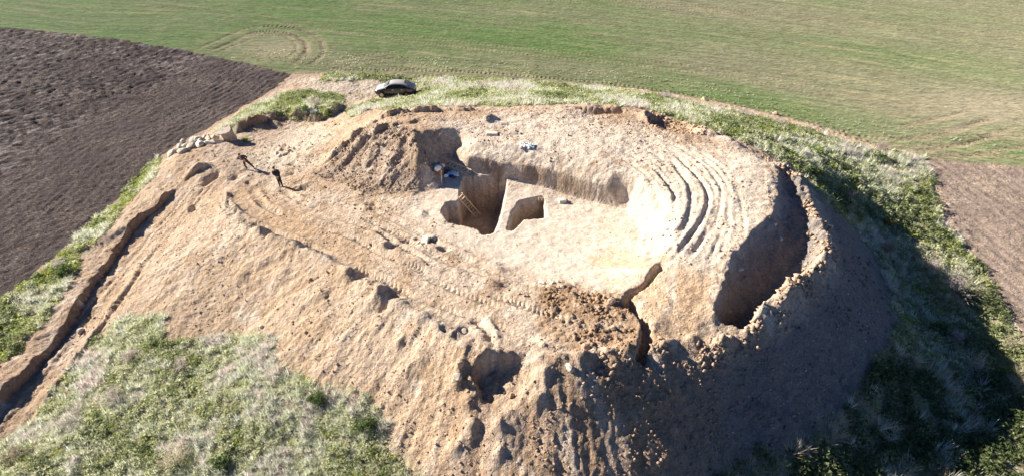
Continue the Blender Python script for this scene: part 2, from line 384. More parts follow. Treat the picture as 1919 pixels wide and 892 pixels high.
for (px, py, zz, h, r) in [(672,516,5.4,-.5,.55),(655,512,5.3,.35,.5),(735,555,5.6,-.35,.45),(722,572,5.6,-.35,.35),(715,548,5.5,.3,.45),(505,440,4.4,-.4,.4),(492,436,4.4,.3,.4),(695,382,4.6,-.3,.35),(686,390,4.6,.25,.4),
      (802,398,4.9,-.35,.3),(792,402,4.9,.2,.4),(833,470,5.1,-.3,.3),(760,452,5.0,-.25,.3),(733,467,5.0,-.3,.35),(722,462,5.0,.22,.4),(578,462,4.9,-.3,.4),(1150,566,6.0,.2,.2),(870,620,6.0,-.3,.3),
      (548,305,3.3,-.3,.35),(550,325,3.4,-.25,.3),(465,340,3.3,-.2,.3),(1180,660,6.2,.3,.4),(1120,690,6.1,-.35,.5),(1095,680,6.3,.3,.5),(1150,685,6.2,.25,.4),
      (860,680,5.9,.4,.3),(855,710,5.4,.35,.35),(870,750,4.9,.4,.4),(790,680,4.6,.35,.5),(760,705,4.2,.3,.5),(745,650,4.8,.3,.4),(880,790,4.5,.4,.4),(935,800,4.5,.3,.3),(1010,770,4.9,.4,.35),(850,830,3.8,.3,.5),
      (935,845,4.0,.3,.3),(860,640,6.0,-.3,.3),(1250,650,5.9,.3,.5),(1300,640,5.9,.35,.4),(530,520,3.6,.25,.5),(455,520,2.9,.2,.5),(600,560,4.2,.25,.6),(350,375,2.6,.25,.35),(1330,600,5.8,.25,.4)]:
    bump(at(px, py, zz), h, r)

# ---- roughness
soil = ss(-1.0, 1.0, sF)
rough = 1.0 - .55 * ss(.3, .9, cut_k) * (1 - .0)
cx0, cy0 = 1.0, 38.0
ang = np.arctan2(ys - cy0, xs - cx0); rad = np.hypot(xs - cx0, ys - cy0)
gz, gx_ = np.gradient(coarse(lambda a, b: fU(a, b), xs, ys)); 
slope = np.hypot(gx_ / np.gradient(xs, axis=1), gz / np.gradient(ys, axis=0))
steep = ss(.25, .55, slope) * soil
streak = fbm(ang * 22, rad * .35, 4, 51)                       # rills that run down the flanks
front_rough = ss(.1, .5, (xs + 2) / 12) * ss(30, 24, ys) * soil
z += soil * (.10 * fbm(xs * .5, ys * .5, 3, 41) + (.07 * rough) * fbm(xs * 1.7, ys * 1.7, 4, 42, .6))
z += steep * (.13 * streak + .05 * fbm(ang * 62, rad * .5, 3, 53) + .10 * np.minimum(0, fbm(ang * 9, rad * .25, 3, 55)) )
z += front_rough * (.10 * fbm(ang * 40, rad * .5, 3, 57) + .09 * fbm(xs * 1.6, ys * 1.6, 4, 58, .65))
heapP = ats((1010,540,5.8),(1060,530,5.8),(1170,565,6.1),(1200,600,6.2),(1180,650,6.2),(1080,655,6.3),(1020,610,6.1))
dH, _, _, _, _ = pline(xs, ys, heapP, closed=True)
heap = ss(-1.0, .4, np.where(inside(xs, ys, heapP), dH, -dH))
cl = np.maximum(0, fbm(xs * 2.2, ys * 2.2, 4, 61, .75) - .05)
z += heap * (.42 * cl)
spoilP = ats((590,330,3.7),(640,270,5),(700,235,6.2),(780,250,7.2),(815,345,5.2),(760,362,4.9),(690,362,4.6))
dS, _, _, _, _ = pline(xs, ys, spoilP, closed=True)
spoil = ss(-.6, .6, np.where(inside(xs, ys, spoilP), dS, -dS))
z += spoil * (.22 * fbm((xs * .8 + ys * .6) * .5, (xs * -.6 + ys * .8) * 2.2, 4, 71, .6) + .2 * np.maximum(0, fbm(xs * 2, ys * 2, 3, 72)))
# the face of the back cut is chopped by the digger's teeth
face = np.exp(-((cut_k - .5) / .3) ** 2) * ss(.5, .9, 1.6 - wC) * soil
z += face * .07 * fbm(xs * 3.6 + .4 * ys, ys * .8, 4, 81, .7)
n_t = fbm(xs * .75, ys * .75, 4, 46, .55); n_u = fbm(xs * 1.5 + 7, ys * 1.5, 4, 47, .55)
terr = ss(.10, .17, n_t) * .14 + ss(-.22, -.15, n_t) * .10 + ss(.16, .23, n_u) * .11 - ss(.30, .36, fbm(xs * 1.1, ys * 1.1, 3, 48)) * .15
quiet = 1 - .85 * ss(-.5, .8, np.where(inside(xs, ys, ats((850,330,5.3),(1000,345,5.1),(1175,390,5),(1205,465,5.7),(1225,330,7.2),(1300,270,7.2),(1430,300,7.1),(1440,420,7.1),(1335,510,6.8),(1330,600,6),(1220,640,6.2),(1190,560,6),(1050,530,5.6),(930,500,5.3),(800,430,5))), 1.0, -1.0))
shelfQ = ats((800,222,7),(1000,222,7),(1200,250,7),(1330,290,7),(1430,300,7),(1440,400,7),(1340,510,7),(1250,490,6.6),(1190,440,5.5),(1172,392,5),(1100,305,7.2),(950,290,7.1),(860,285,7))
dd = pline(xs, ys, shelfQ, closed=True)[0]; quiet = quiet * (1 - .65 * ss(-.8, .8, np.where(inside(xs, ys, shelfQ), dd, -dd)))
roadQ = ats((440,385,3.8),(450,345,3.4),(560,385,4.1),(700,395,4.7),(850,440,5.1),(960,500,5.4),(1040,560,5.9),(1040,640,6.2),(900,640,6.1),(720,545,5.6),(500,430,4.4))
dd = pline(xs, ys, roadQ, closed=True)[0]; quiet = quiet * (1 - .68 * ss(-.6, .6, np.where(inside(xs, ys, roadQ), dd, -dd)))
z += .42 * soil * terr * quiet * ss(-.25, .2, fbm(xs * .3, ys * .3, 2, 49)) * (.55 + .45 * ss(.3, .9, cut_k)) * (1 - ka) * (1 - kb)
rg1 = 1 - np.abs(fbm(xs * 2.6, ys * 2.6, 3, 351, .6)) * 3; rg2 = 1 - np.abs(fbm(xs * 4.4, ys * 4.4, 2, 352, .6)) * 3      # broken, crisp crust
z += soil * (.036 * np.clip(rg1, 0, 1) + .024 * np.clip(rg2, 0, 1)) * (.12 + .88 * quiet) * (1 - .6 * steep) * ss(-.35, .25, fbm(xs * .5, ys * .5, 3, 353)) * (1 - ka) * (1 - kb)
crumb = np.maximum(0, fbm(xs * 5, ys * 5, 2, 44, .6) - .22)
z += soil * quiet * (.15 * crumb * (rough * .8 + .3 * front_rough)) * (1 - ka) * (1 - kb)
Z[LS] = z

# ------------------------------------------------------------------ fields round the mound
PL_EDGE = ats((-900,-60,0),(0,52,0),(160,66,0),(330,92,0),(455,118,0),(545,140,0),(500,178,0),(430,216,0),(350,262,0),(285,305,0),(215,380,0),(150,440,0),(80,500,0),(0,562,0),(-160,690,0),(-500,900,0),(-1500,900,0))
PR_EDGE = ats((1742,300,0),(1830,306,0),(1919,314,0),(2600,380,0),(3600,1200,0),(2300,1300,0),(2040,800,0),(1919,625,0),(1840,500,0),(1775,400,0))
jx = X + .35 * fbm(X * .8, Y * .8, 3, 101); jy = Y + .35 * fbm(X * .8, Y * .8, 3, 102)
inPL = inside(jx, jy, PL_EDGE); inPR = inside(jx, jy, PR_EDGE)
VERGE = ats((545,140,0),(600,139,0),(740,141,0),(900,148,0),(1050,160,0),(1180,174,0),(1320,198,0),(1450,226,0),(1600,268,0),(1742,300,0))
inM = np.zeros(X.shape, bool)
foot_poly = VERGE + [PR_EDGE[9], PR_EDGE[8], PR_EDGE[7], PR_EDGE[6]] + [(60, 0), (60, -40), (-90, -40), (-90, 12)] + PL_EDGE[-4:5:-1]
inM = inside(jx, jy, foot_poly) & ~inPL & ~inPR
# ploughed land on the left: furrows swing along the mound's edge, the middle is cloddy
dP, _, sP, _, _ = pline(X, Y, PL_EDGE[5:15])
near = 1 - ss(9, 16, dP)
fur = np.sin(dP * 2 * math.pi / .75 + 1.2 * fbm(X * .3, Y * .3, 2, 111))
fur2 = np.sin((X * .83 - Y * .55) * 2 * math.pi / 1.1 + 1.5 * fbm(X * .3, Y * .3, 2, 112))
zp = near * .035 * fur * (.6 + .5 * fbm(X * .5, Y * .5, 2, 117)) + (1 - near) * .018 * fur2 + .09 * fbm(X * 1.3, Y * 1.3, 3, 113, .7) + (.05 + .12 * (1 - near)) * fbm(X * 2.4, Y * 2.4, 2, 115)
Z += np.where(inPL, zp, 0) * ss(.0, .6, np.where(inPL, dP, 0))
sR = X * .55 + Y * .83
Z += np.where(inPR, .035 * np.sin((X * .80 + Y * .22) * 2 * math.pi / .8 + fbm(X * .3, Y * .3, 2, 121)) + .05 * fbm(X * 2, Y * 2, 3, 122), 0)
# the green field: drilled rows that bend with its edge, wheel marks
inG = ~inM & ~inPL & ~inPR
row = Y + .29 * X + .0022 * np.clip(X, -60, 90) ** 2
Z += np.where(inG, .02 * np.sin(row * 2 * math.pi / .9) + .03 * fbm(X * .6, row * 1.6, 3, 131), 0)

def field_tyre(pts, gauge, depth, w, lug=.5):
    pts = smooth_line(pts, 8); p = np.array(pts); a = p.min(0) - 3; b = p.max(0) + 3
    i0, i1 = np.searchsorted(GX, [a[0], b[0]]); j0, j1 = np.searchsorted(GY, [a[1], b[1]]); g = (slice(j0, j1), slice(i0, i1))
    d, sd, S, _, L = pline(X[g], Y[g], pts); e = d * sd
    tr = np.zeros(X[g].shape)
    for s in (1, -1):
        core = np.exp(-((e - s * gauge / 2) / w) ** 4) * ss(0, 2, S) * ss(0, 2, L - S)
        Z[g] += core * (-depth + depth * .9 * np.sin(2 * math.pi * S / lug)); tr = np.maximum(tr, core)
    WHEEL[g] = np.maximum(WHEEL[g], tr)
WHEEL = np.zeros(X.shape)
field_tyre(ats((375,98,0),(420,78,0),(470,58,0),(530,55,0),(580,72,0),(590,100,0),(560,125,0)), 2.0, .07, .35)
field_tyre(ats((395,100,0),(440,82,0),(490,66,0),(540,66,0),(566,88,0),(545,115,0)), 1.2, .05, .25)
field_tyre(ats((600,128,0),(680,112,0),(760,100,0)), 2.0, .04, .3)
field_tyre(ats((1690,250,0),(1740,240,0),(1790,228,0),(1850,210,0)), 2.2, .05, .35)
field_tyre(ats((1600,262,0),(1700,272,0),(1790,262,0),(1850,240,0),(1900,230,0)), 2.2, .06, .35)
field_tyre(ats((1700,285,0),(1800,282,0),(1880,268,0),(1960,262,0)), 2.2, .06, .35)
field_tyre(ats((600,136,0),(760,137,0),(900,142,0),(1050,154,0),(1180,168,0),(1320,192,0),(1450,219,0),(1600,259,0),(1742,292,0),(1960,306,0)), 1.7, .05, .3)
field_tyre(ats((150,-8,0),(400,22,0),(640,56,0),(900,88,0),(1280,128,0),(1500,165,0),(1750,222,0)), 1.9, .03, .22)
field_tyre(ats((1000,-5,0),(1350,20,0),(1700,50,0),(1960,78,0)), 1.9, .03, .22)
def ground(x, y):
    """height of the land under a point (arrays or numbers)"""
    x = np.asarray(x, float); y = np.asarray(y, float)
    i = np.clip(np.searchsorted(GX, x) - 1, 0, len(GX) - 2); j = np.clip(np.searchsorted(GY, y) - 1, 0, len(GY) - 2)
    tx = (x - GX[i]) / (GX[i + 1] - GX[i]); ty = (y - GY[j]) / (GY[j + 1] - GY[j])
    return (Z[j, i] * (1 - tx) + Z[j, i + 1] * tx) * (1 - ty) + (Z[j + 1, i] * (1 - tx) + Z[j + 1, i + 1] * tx) * ty
def spot(px, py, guess=3.0):
    """the place on the land that a sight line meets"""
    zz = guess
    for _ in range(14):
        x, y = at(px, py, zz); zz = .5 * zz + .5 * float(ground(x, y))
    x, y = at(px, py, zz)
    return Vector((x, y, float(ground(x, y))))

def spots(*pts):
    return [tuple(spot(*p)[:2]) for p in pts]

# ------------------------------------------------------------------ colour of the soils, with shade painted into some
def lerp(a, b, t): return a + (np.asarray(b, float) - a) * t[..., None]
COLR = np.zeros(X.shape + (3,))
COLR[:] = (.20, .15, .10)
c = np.zeros(xs.shape + (3,)); c[:] = (.38, .265, .172)                      # sandy loam
n1 = fbm(xs * .25, ys * .25, 4, 201); n2 = fbm(xs * 1.1, ys * 1.1, 4, 202); n3 = fbm(xs * 4, ys * 4, 3, 203)
c = lerp(c, (.44, .34, .255), ss(-.3, .5, n1 + .5 * n2))
c = lerp(c, (.45, .325, .21), ss(4, -8, xs) * ss(.12, .3, slope) * (.6 + .4 * n2))
chalk = at(400, 480, 2.6); c = lerp(c, (.56, .45, .34), np.exp(-(((xs - chalk[0]) / 4.5) ** 2 + ((ys - chalk[1]) / 3.5) ** 2)) * ss(-.4, .4, n2 + .3 * n1) * .8)
shelfP = ats((830,235,7),(1000,225,7),(1200,255,7),(1330,300,7),(1430,300,7),(1440,400,7),(1340,510,7),(1250,490,6.6),(1190,440,5.5),(1172,392,5),(1100,305,7.2),(950,290,7.1),(860,285,7))
dd = pline(xs, ys, shelfP, closed=True)[0]; shelf = ss(-2.2, 1.0, np.where(inside(xs, ys, shelfP), dd, -dd) + .8 * n2)
c = lerp(c, (.53, .44, .345), shelf * .85)
floorP = ats((850,330,5.3),(1000,345,5.1),(1175,390,5),(1205,465,5.7),(1225,495,6),(1165,550,6),(1050,530,5.6),(930,500,5.3),(800,430,5),(740,390,4.8),(790,360,4.9))
dd = pline(xs, ys, floorP, closed=True)[0]; flr = ss(-1.0, 1.2, np.where(inside(xs, ys, floorP), dd, -dd) + .5 * n2)
c = lerp(c, (.535, .45, .36), flr * .9)
c = lerp(c, (.43, .30, .18), flr * ss(.05, .5, n1 + .4 * n2) * .35)
walkP = spots((600,232,1.4),(680,205,1.5),(730,195,.8),(730,150,.4),(640,142,.2),(570,148,.2),(570,165,.5),(640,172,.8),(648,195,1),(620,225,1.4),(540,245,1.6),(470,290,2.5),(480,330,3.2),(560,320,3.4),(620,260,3.3))
dd = pline(xs, ys, walkP, closed=True)[0]; walk = ss(-1.5, 1.5, np.where(inside(xs, ys, walkP), dd, -dd) + n2)
c = lerp(c, (.50, .415, .315), walk * .85)
fb = np.minimum(pline(CX, CY, smooth_line(BANKL))[0], pline(CX, CY, smooth_line(SCB))[0]); c = lerp(c, (.20, .135, .092), ss(.30, .12, fb + .1 * n2) * .8)  # ramp bank's shaded face darkened in the colour; brown soil on the track bank
c = lerp(c, (.46, .37, .285), ss(.35, .8, cut_k) * ss(-.2, .5, n2) * .5)
c = lerp(c, (.27, .17, .095), heap * ss(-.3, .3, fbm(xs * .8, ys * .8, 3, 232)) * .85)
c = lerp(c, (.25, .185, .135), spoil * .7)
lobeP = ats((1240,505,6.3),(1330,520,6.7),(1330,600,6),(1290,640,5.9),(1222,640,6.2),(1190,560,6.1))
dd = pline(xs, ys, lobeP, closed=True)[0]; lobe = ss(-.4, .5, np.where(inside(xs, ys, lobeP), dd, -dd) + .3 * n2); c = lerp(c, (.44, .305, .19), lobe * .8)
lobeP = ats((1095,462,5.3),(1155,462,5.4),(1225,492,6.1),(1165,552,6.0),(1120,520,5.7)); dd = pline(xs, ys, lobeP, closed=True)[0]; lobe = ss(-.3, .3, np.where(inside(xs, ys, lobeP), dd, -dd)); c = lerp(c, (.47, .34, .215), lobe * ss(-.5, .2, fbm(xs * .7 + ys * 1.2, (ys - xs) * .3, 3, 231)) * .8)
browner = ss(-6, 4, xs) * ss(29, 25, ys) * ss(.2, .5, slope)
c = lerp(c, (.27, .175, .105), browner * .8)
rimband = ss(0, .5, np.exp(-((cut_k - .5) / .35) ** 2) * (wC < 1.35)) 
c = lerp(c, (.33, .265, .21), rimband * ss(.02, .4, fbm(xs * .6, ys * .6, 3, 221) + .15) * .7)
c = lerp(c, (.56, .46, .36), rimband * ss(.1, .5, fbm(xs * 2.2, ys * .5, 3, 222)) * .6)
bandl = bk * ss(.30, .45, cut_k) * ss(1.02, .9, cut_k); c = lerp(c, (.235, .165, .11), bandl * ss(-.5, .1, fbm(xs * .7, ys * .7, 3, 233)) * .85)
lime = ss(.30, .62, fbm(xs * .8, ys * .8, 4, 206, .6)); c = lerp(c, (.56, .47, .37), lime * .6 * soil)    # chalky patches
damp = ss(.26, .58, fbm(xs * .9, ys * .9, 4, 207, .6)); c = lerp(c, (.30, .19, .11), damp * .55 * (1 - flr))
rill = ss(.1, .6, streak) * steep; c = lerp(c, (.46, .365, .28), rill * .6)
brn = ats((425,355,3.4),(470,345,3.4),(560,400,4.2),(700,470,5.0),(690,500,5.3),(560,450,4.7),(470,420,4.1)); dd = pline(xs, ys, brn, closed=True)[0]
c = lerp(c, (.40, .265, .155), ss(-.8, .6, np.where(inside(xs, ys, brn), dd, -dd) + .8 * n2) * .6)
c = lerp(c, (.55, .45, .345), TR * .65 * ss(-.4, .3, n2 + .2))                    # dust pressed pale by wheels
c *= (1 + .10 * n3)[..., None]
c = lerp(c, (.16, .145, .135), np.clip(kd, 0, 1) ** .35 * .85)  # shade of the hollow painted into its soil colour
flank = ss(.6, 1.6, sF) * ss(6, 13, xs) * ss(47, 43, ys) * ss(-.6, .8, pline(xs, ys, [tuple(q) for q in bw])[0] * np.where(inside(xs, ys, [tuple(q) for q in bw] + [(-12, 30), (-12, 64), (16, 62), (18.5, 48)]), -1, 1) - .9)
c = lerp(c, (.165, .145, .13), flank * .85)  # outer flank coloured darker to deepen its shade
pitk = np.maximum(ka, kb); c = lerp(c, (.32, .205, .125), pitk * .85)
lay = noise(z * 2.2 + .5 * n2, z * 0 + 3, 77); c = lerp(c, (.56, .44, .32), ss(.1, .6, lay) * pitk * .4)
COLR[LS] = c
GRAIN = np.ones(X.shape); GRAIN[LS] = 1 - .6 * np.maximum(flr, .6 * shelf)
# ground under the weeds
WEED1 = spots((-120,960,-.1),(-40,870,-.1),(0,832,.0),(60,790,.1),(110,722,.2),(165,648,.5),(230,592,1.0),(318,583,1.7),(300,640,1.3),(345,636,1.5),(430,622,2.0),(512,630,2.4),(522,682,2.4),(600,722,2.7),(690,752,2.9),(738,790,3.0),(722,835,2.5),(790,895,2.2)) + [(-2, 15), (-6, 6), (-22, 6), (-32, 12)]
WEED2 = spots((300,284,1.2),(292,330,1.3),(240,385,1.0),(196,440,.8),(150,480,.8),(128,535,.7),(85,600,.6),(30,655,.5),(0,680,.4),(-120,800,.3),(-160,690,0),(0,560,0),(80,502,0),(150,442,0),(214,382,0),(258,330,.2),(285,304,.3))
WEED3 = spots((400,250,1.2),(430,228,.9),(480,196,.6),(540,174,.5),(600,170,.7),(640,180,.9),(644,196,1.2),(604,224,2.0),(565,216,2.1),(520,214,2.1),(470,226,2.1),(440,242,2.1))
WEED4 = spots((606,140,.1),(700,141,.2),(800,147,.2),(900,149,.2),(1050,161,.2),(1180,176,.2),(1320,200,.2),(1450,228,.2),(1600,270,.2),(1738,298,0),(1760,400,0),(1830,490,0),(1905,612,0),(2030,800,0)) + [(44, 6), (10, 4)] + \
        spots((1300,935,1.0),(1370,872,1.6),(1470,838,1.7),(1560,780,1.4),(1630,710,1.1),(1680,600,.7),(1650,490,1.1),(1600,435,2.2),(1545,375,3.8),(1490,318,5.6),(1440,290,6.6),(1390,266,6.6),(1320,240,6.6),(1200,203,6.3),(1060,196,6.3),(950,201,6.4),(850,200,5.8),(760,205,5.0),(700,206,3.6),(660,222,2.4),(650,206,1.2),(700,190,.8),(790,182,1.2),(780,162,.4),(700,150,.2),(640,152,.2),(600,152,.2))
for Pw in (WEED1, WEED2, WEED3, WEED4):
    dd = pline(xs, ys, Pw, closed=True)[0]
    kk = ss(-.6, .6, np.where(inside(xs, ys, Pw), dd, -dd) + .5 * n2)
    COLR[LS] = lerp(COLR[LS], (.27, .245, .15), kk * .85)
# fields
pn = fbm(X * .12, Y * .12, 3, 211)
COLR = np.where(inPL[..., None], lerp(np.broadcast_to(np.array([.043, .031, .030]), COLR.shape), (.066, .048, .042), near * .55 + .25 * ss(.1, .6, pn)), COLR)
rx, ry = X * .86 + Y * .5, -X * .5 + Y * .86
st_ = ss(.16, .40, fbm(rx * .9, ry * 2.6, 4, 251, .75) + .25 * fbm(X * .1, Y * .1, 2, 252)) * (1 - near * .85)
COLR = np.where(inPL[..., None], lerp(COLR, (.24, .205, .19), st_ * .8), COLR)
COLR = np.where(inPR[..., None], np.broadcast_to(np.array([.195, .148, .118]), COLR.shape) * (1 + .15 * pn + .35 * fbm(X * 1.2 + Y * .3, Y * .35, 4, 255, .7))[..., None], COLR)
gt = ss(-.55, .75, fbm(X * .035, row * .09, 4, 212) + .012 * np.clip(X, -80, 90) - .1)
gc = lerp(np.broadcast_to(np.array([.096, .148, .044]), COLR.shape), (.165, .165, .090), gt)
gc = lerp(gc, (.26, .225, .12), .55 * ss(.25, .7, fbm(X * .10, row * .9, 4, 213)) + .0 * gt)
gc = lerp(gc, (.20, .16, .10), WHEEL * .75)
str_ = fbm(X * .16, row * 2.6, 4, 241, .75); gc = gc * (1 + .42 * str_)[..., None]
tram = np.exp(-((np.mod(row + .4 * fbm(X * .05, Y * .05, 2, 243), 11.0) - 5.5) / .22) ** 2) * ss(-.5, .3, fbm(X * .08, row * .3, 2, 242)); gc = lerp(gc, (.20, .165, .10), tram * .5)
bare = at(525, 92, 0); gc = lerp(gc, (.29, .245, .15), np.exp(-(((X - bare[0]) / 6) ** 2 + ((Y - bare[1]) / 4.5) ** 2)) * .7)
bare = at(1860, 205, 0); gc = lerp(gc, (.30, .25, .17), np.exp(-(((X - bare[0]) / 9) ** 2 + ((Y - bare[1]) / 5) ** 2)) * .6)
COLR = np.where(inG[..., None], gc * np.array([1.02, 1.0, 1.04]), COLR)
vd = pline(X[:, :], Y[:, :], VERGE)[0]
COLR = lerp(COLR, (.31, .24, .16), np.where(inG, .65 * np.exp(-(vd / .8) ** 2), 0))
COLR = np.clip(COLR * np.array([1.02, 1.07, 1.12]), .01, .9)

# ------------------------------------------------------------------ materials
def mat(name):
    m = bpy.data.materials.new(name); m.use_nodes = True
    return m, m.node_tree.nodes, m.node_tree.links, m.node_tree.nodes['Principled BSDF']
def nd(ns, t, **kw):
    n = ns.new(t)
    for k_, v_ in kw.items():
        if k_ in ('loc',): continue
        if hasattr(n, k_): setattr(n, k_, v_)
        else: n.inputs[k_].default_value = v_
    return n
def plain(name, col, rough=.8, metal=0.0, spec=.3, var=.0, scale=8, bump=0.0, coat=0.0):
    m, ns, ln, b = mat(name)
    b.inputs['Base Color'].default_value = (*col, 1); b.inputs['Roughness'].default_value = rough
    b.inputs['Metallic'].default_value = metal; b.inputs['Specular IOR Level'].default_value = spec
    b.inputs['Coat Weight'].default_value = coat
    if var or bump:
        tc = nd(ns, 'ShaderNodeTexCoord'); t = nd(ns, 'ShaderNodeTexNoise', Scale=scale, Detail=6.0, Roughness=.65)
        ln.new(tc.outputs['Object'], t.inputs['Vector'])
        if var:
            r = nd(ns, 'ShaderNodeValToRGB')
            r.color_ramp.elements[0].position = .3; r.color_ramp.elements[1].position = .72
            r.color_ramp.elements[0].color = (*[q * (1 - var) for q in col], 1); r.color_ramp.elements[1].color = (*[min(1, q * (1 + var)) for q in col], 1)
            ln.new(t.outputs['Fac'], r.inputs[0]); ln.new(r.outputs[0], b.inputs['Base Color'])
        if bump:
            bp = nd(ns, 'ShaderNodeBump', Strength=bump, Distance=.02); ln.new(t.outputs['Fac'], bp.inputs['Height']); ln.new(bp.outputs[0], b.inputs['Normal'])
    return m
def soil_mat(name, scale=9.0, amt=.5, dist=.05, stretch=(1, 1, 1), rotz=0, flecks=None, flk=(.5, .42, .3), flthr=.62, flscale=6, flstretch=(1, 1, 1)):
    m, ns, ln, b = mat(name)
    tc = nd(ns, 'ShaderNodeTexCoord')
    at_ = nd(ns, 'ShaderNodeAttribute', attribute_name='soil')
    mp = nd(ns, 'ShaderNodeMapping'); mp.inputs['Scale'].default_value = stretch; mp.inputs['Rotation'].default_value = (0, 0, rotz)
    ln.new(tc.outputs['Object'], mp.inputs['Vector'])
    a = nd(ns, 'ShaderNodeTexNoise', Scale=scale, Detail=5.0, Roughness=.7); ln.new(mp.outputs[0], a.inputs['Vector'])
    f = nd(ns, 'ShaderNodeTexNoise', Scale=scale * .3, Detail=4.0, Roughness=.6); ln.new(mp.outputs[0], f.inputs['Vector'])
    mr = nd(ns, 'ShaderNodeMapRange'); mr.inputs[1].default_value = .3; mr.inputs[2].default_value = .7; mr.inputs[3].default_value = 1 - amt; mr.inputs[4].default_value = 1 + amt
    ln.new(a.outputs['Fac'], mr.inputs[0])
    mr2 = nd(ns, 'ShaderNodeMapRange'); mr2.inputs[1].default_value = .3; mr2.inputs[2].default_value = .7; mr2.inputs[3].default_value = 1 - amt * .5; mr2.inputs[4].default_value = 1 + amt * .5
    ln.new(f.outputs['Fac'], mr2.inputs[0])
    mm = nd(ns, 'ShaderNodeMath', operation='MULTIPLY'); ln.new(mr.outputs[0], mm.inputs[0]); ln.new(mr2.outputs[0], mm.inputs[1])
    vm = nd(ns, 'ShaderNodeVectorMath', operation='SCALE'); ln.new(at_.outputs['Color'], vm.inputs[0]); ln.new(mm.outputs[0], vm.inputs['Scale'])
    outc = vm.outputs[0]
    if flecks:
        mp2 = nd(ns, 'ShaderNodeMapping'); mp2.inputs['Scale'].default_value = flstretch; mp2.inputs['Rotation'].default_value = (0, 0, rotz)
        ln.new(tc.outputs['Object'], mp2.inputs['Vector'])
        t = nd(ns, 'ShaderNodeTexNoise', Scale=flscale, Detail=3.0, Roughness=.75); ln.new(mp2.outputs[0], t.inputs['Vector'])
        t2 = nd(ns, 'ShaderNodeTexNoise', Scale=.22, Detail=3.0, Roughness=.6); ln.new(tc.outputs['Object'], t2.inputs['Vector'])
        ad = nd(ns, 'ShaderNodeMath', operation='MULTIPLY_ADD'); ad.inputs[1].default_value = .55; ln.new(t2.outputs['Fac'], ad.inputs[0]); ln.new(t.outputs['Fac'], ad.inputs[2])
        st = nd(ns, 'ShaderNodeMapRange'); st.inputs[1].default_value = flthr + .27; st.inputs[2].default_value = flthr + .36; st.inputs[4].default_value = flecks
        ln.new(ad.outputs[0], st.inputs[0])
        mx = nd(ns, 'ShaderNodeMix', data_type='RGBA'); ln.new(st.outputs[0], mx.inputs[0]); ln.new(outc, mx.inputs[6]); mx.inputs[7].default_value = (*flk, 1)
        outc = mx.outputs[2]
    ln.new(outc, b.inputs['Base Color'])
    b.inputs['Roughness'].default_value = .95; b.inputs['Specular IOR Level'].default_value = .12
    b.inputs['Diffuse Roughness'].default_value = .5
    bp = nd(ns, 'ShaderNodeBump', Strength=.9, Distance=dist); ln.new(a.outputs['Fac'], bp.inputs['Height'])
    bp2 = nd(ns, 'ShaderNodeBump', Strength=.8, Distance=dist * 2.2); ln.new(f.outputs['Fac'], bp2.inputs['Height']); ln.new(bp.outputs[0], bp2.inputs['Normal'])
    ln.new(bp2.outputs[0], b.inputs['Normal'])
    for q in (bp, bp2): ln.new(at_.outputs['Alpha'], q.inputs['Strength'])
    return m
M_MOUND = soil_mat('loam', 8.0, .30, .095)
M_PLOUGH = soil_mat('ploughed loam', 5.0, .5, .10, flecks=.5, flk=(.25, .20, .165), flthr=.55, flscale=3.2, flstretch=(1, 1.7, 1), rotz=.6)
M_STUBBLE = soil_mat('pale ploughed soil', 5.0, .35, .08, flecks=.5, flk=(.48, .40, .30), flthr=.57, flscale=4.0, flstretch=(1.6, 1, 1), rotz=.35)
M_GREEN = soil_mat('young crop', 4.0, .42, .10, stretch=(.45, 1.5, 1), rotz=.30, flecks=.35, flk=(.36, .31, .19), flthr=.59, flscale=2.2, flstretch=(.5, 1.6, 1))

# ------------------------------------------------------------------ link helpers
def tag(o, label=None, cat=None, group=None, kind=None):
    if label: o['label'] = label
    if cat: o['category'] = cat
    if group: o['group'] = group
    if kind: o['kind'] = kind
    return o
def link(name, me, m=None, parent=None, smooth=False):
    o = bpy.data.objects.new(name, me); COL.objects.link(o)
    if m is not None:
        for q in (m if isinstance(m, (list, tuple)) else [m]): me.materials.append(q)
    if smooth and len(me.polygons): me.polygons.foreach_set('use_smooth', np.ones(len(me.polygons), bool))
    if parent is not None: o.parent = parent
    return o
def empty(name, loc, rz=0.0):
    o = bpy.data.objects.new(name, None); COL.objects.link(o); o.location = loc; o.rotation_euler = (0, 0, rz); o.empty_display_size = .3
    return o
def np_mesh(name, V, F, k=4):
    me = bpy.data.meshes.new(name); n = len(F)
    me.vertices.add(len(V)); me.vertices.foreach_set('co', np.ascontiguousarray(V, np.float32).ravel())
    me.loops.add(n * k); me.loops.foreach_set('vertex_index', np.ascontiguousarray(F, np.int32).ravel())
    me.polygons.add(n); me.polygons.foreach_set('loop_start', np.arange(0, n * k, k, dtype=np.int32))
    me.update(calc_edges=True)
    return me
def set_col(me, C, name='soil', A=None):
    a = me.color_attributes.new(name, 'FLOAT_COLOR', 'POINT')
    a.data.foreach_set('color', np.concatenate([C, np.ones((len(C), 1)) if A is None else A[:, None]], 1).astype(np.float32).ravel())

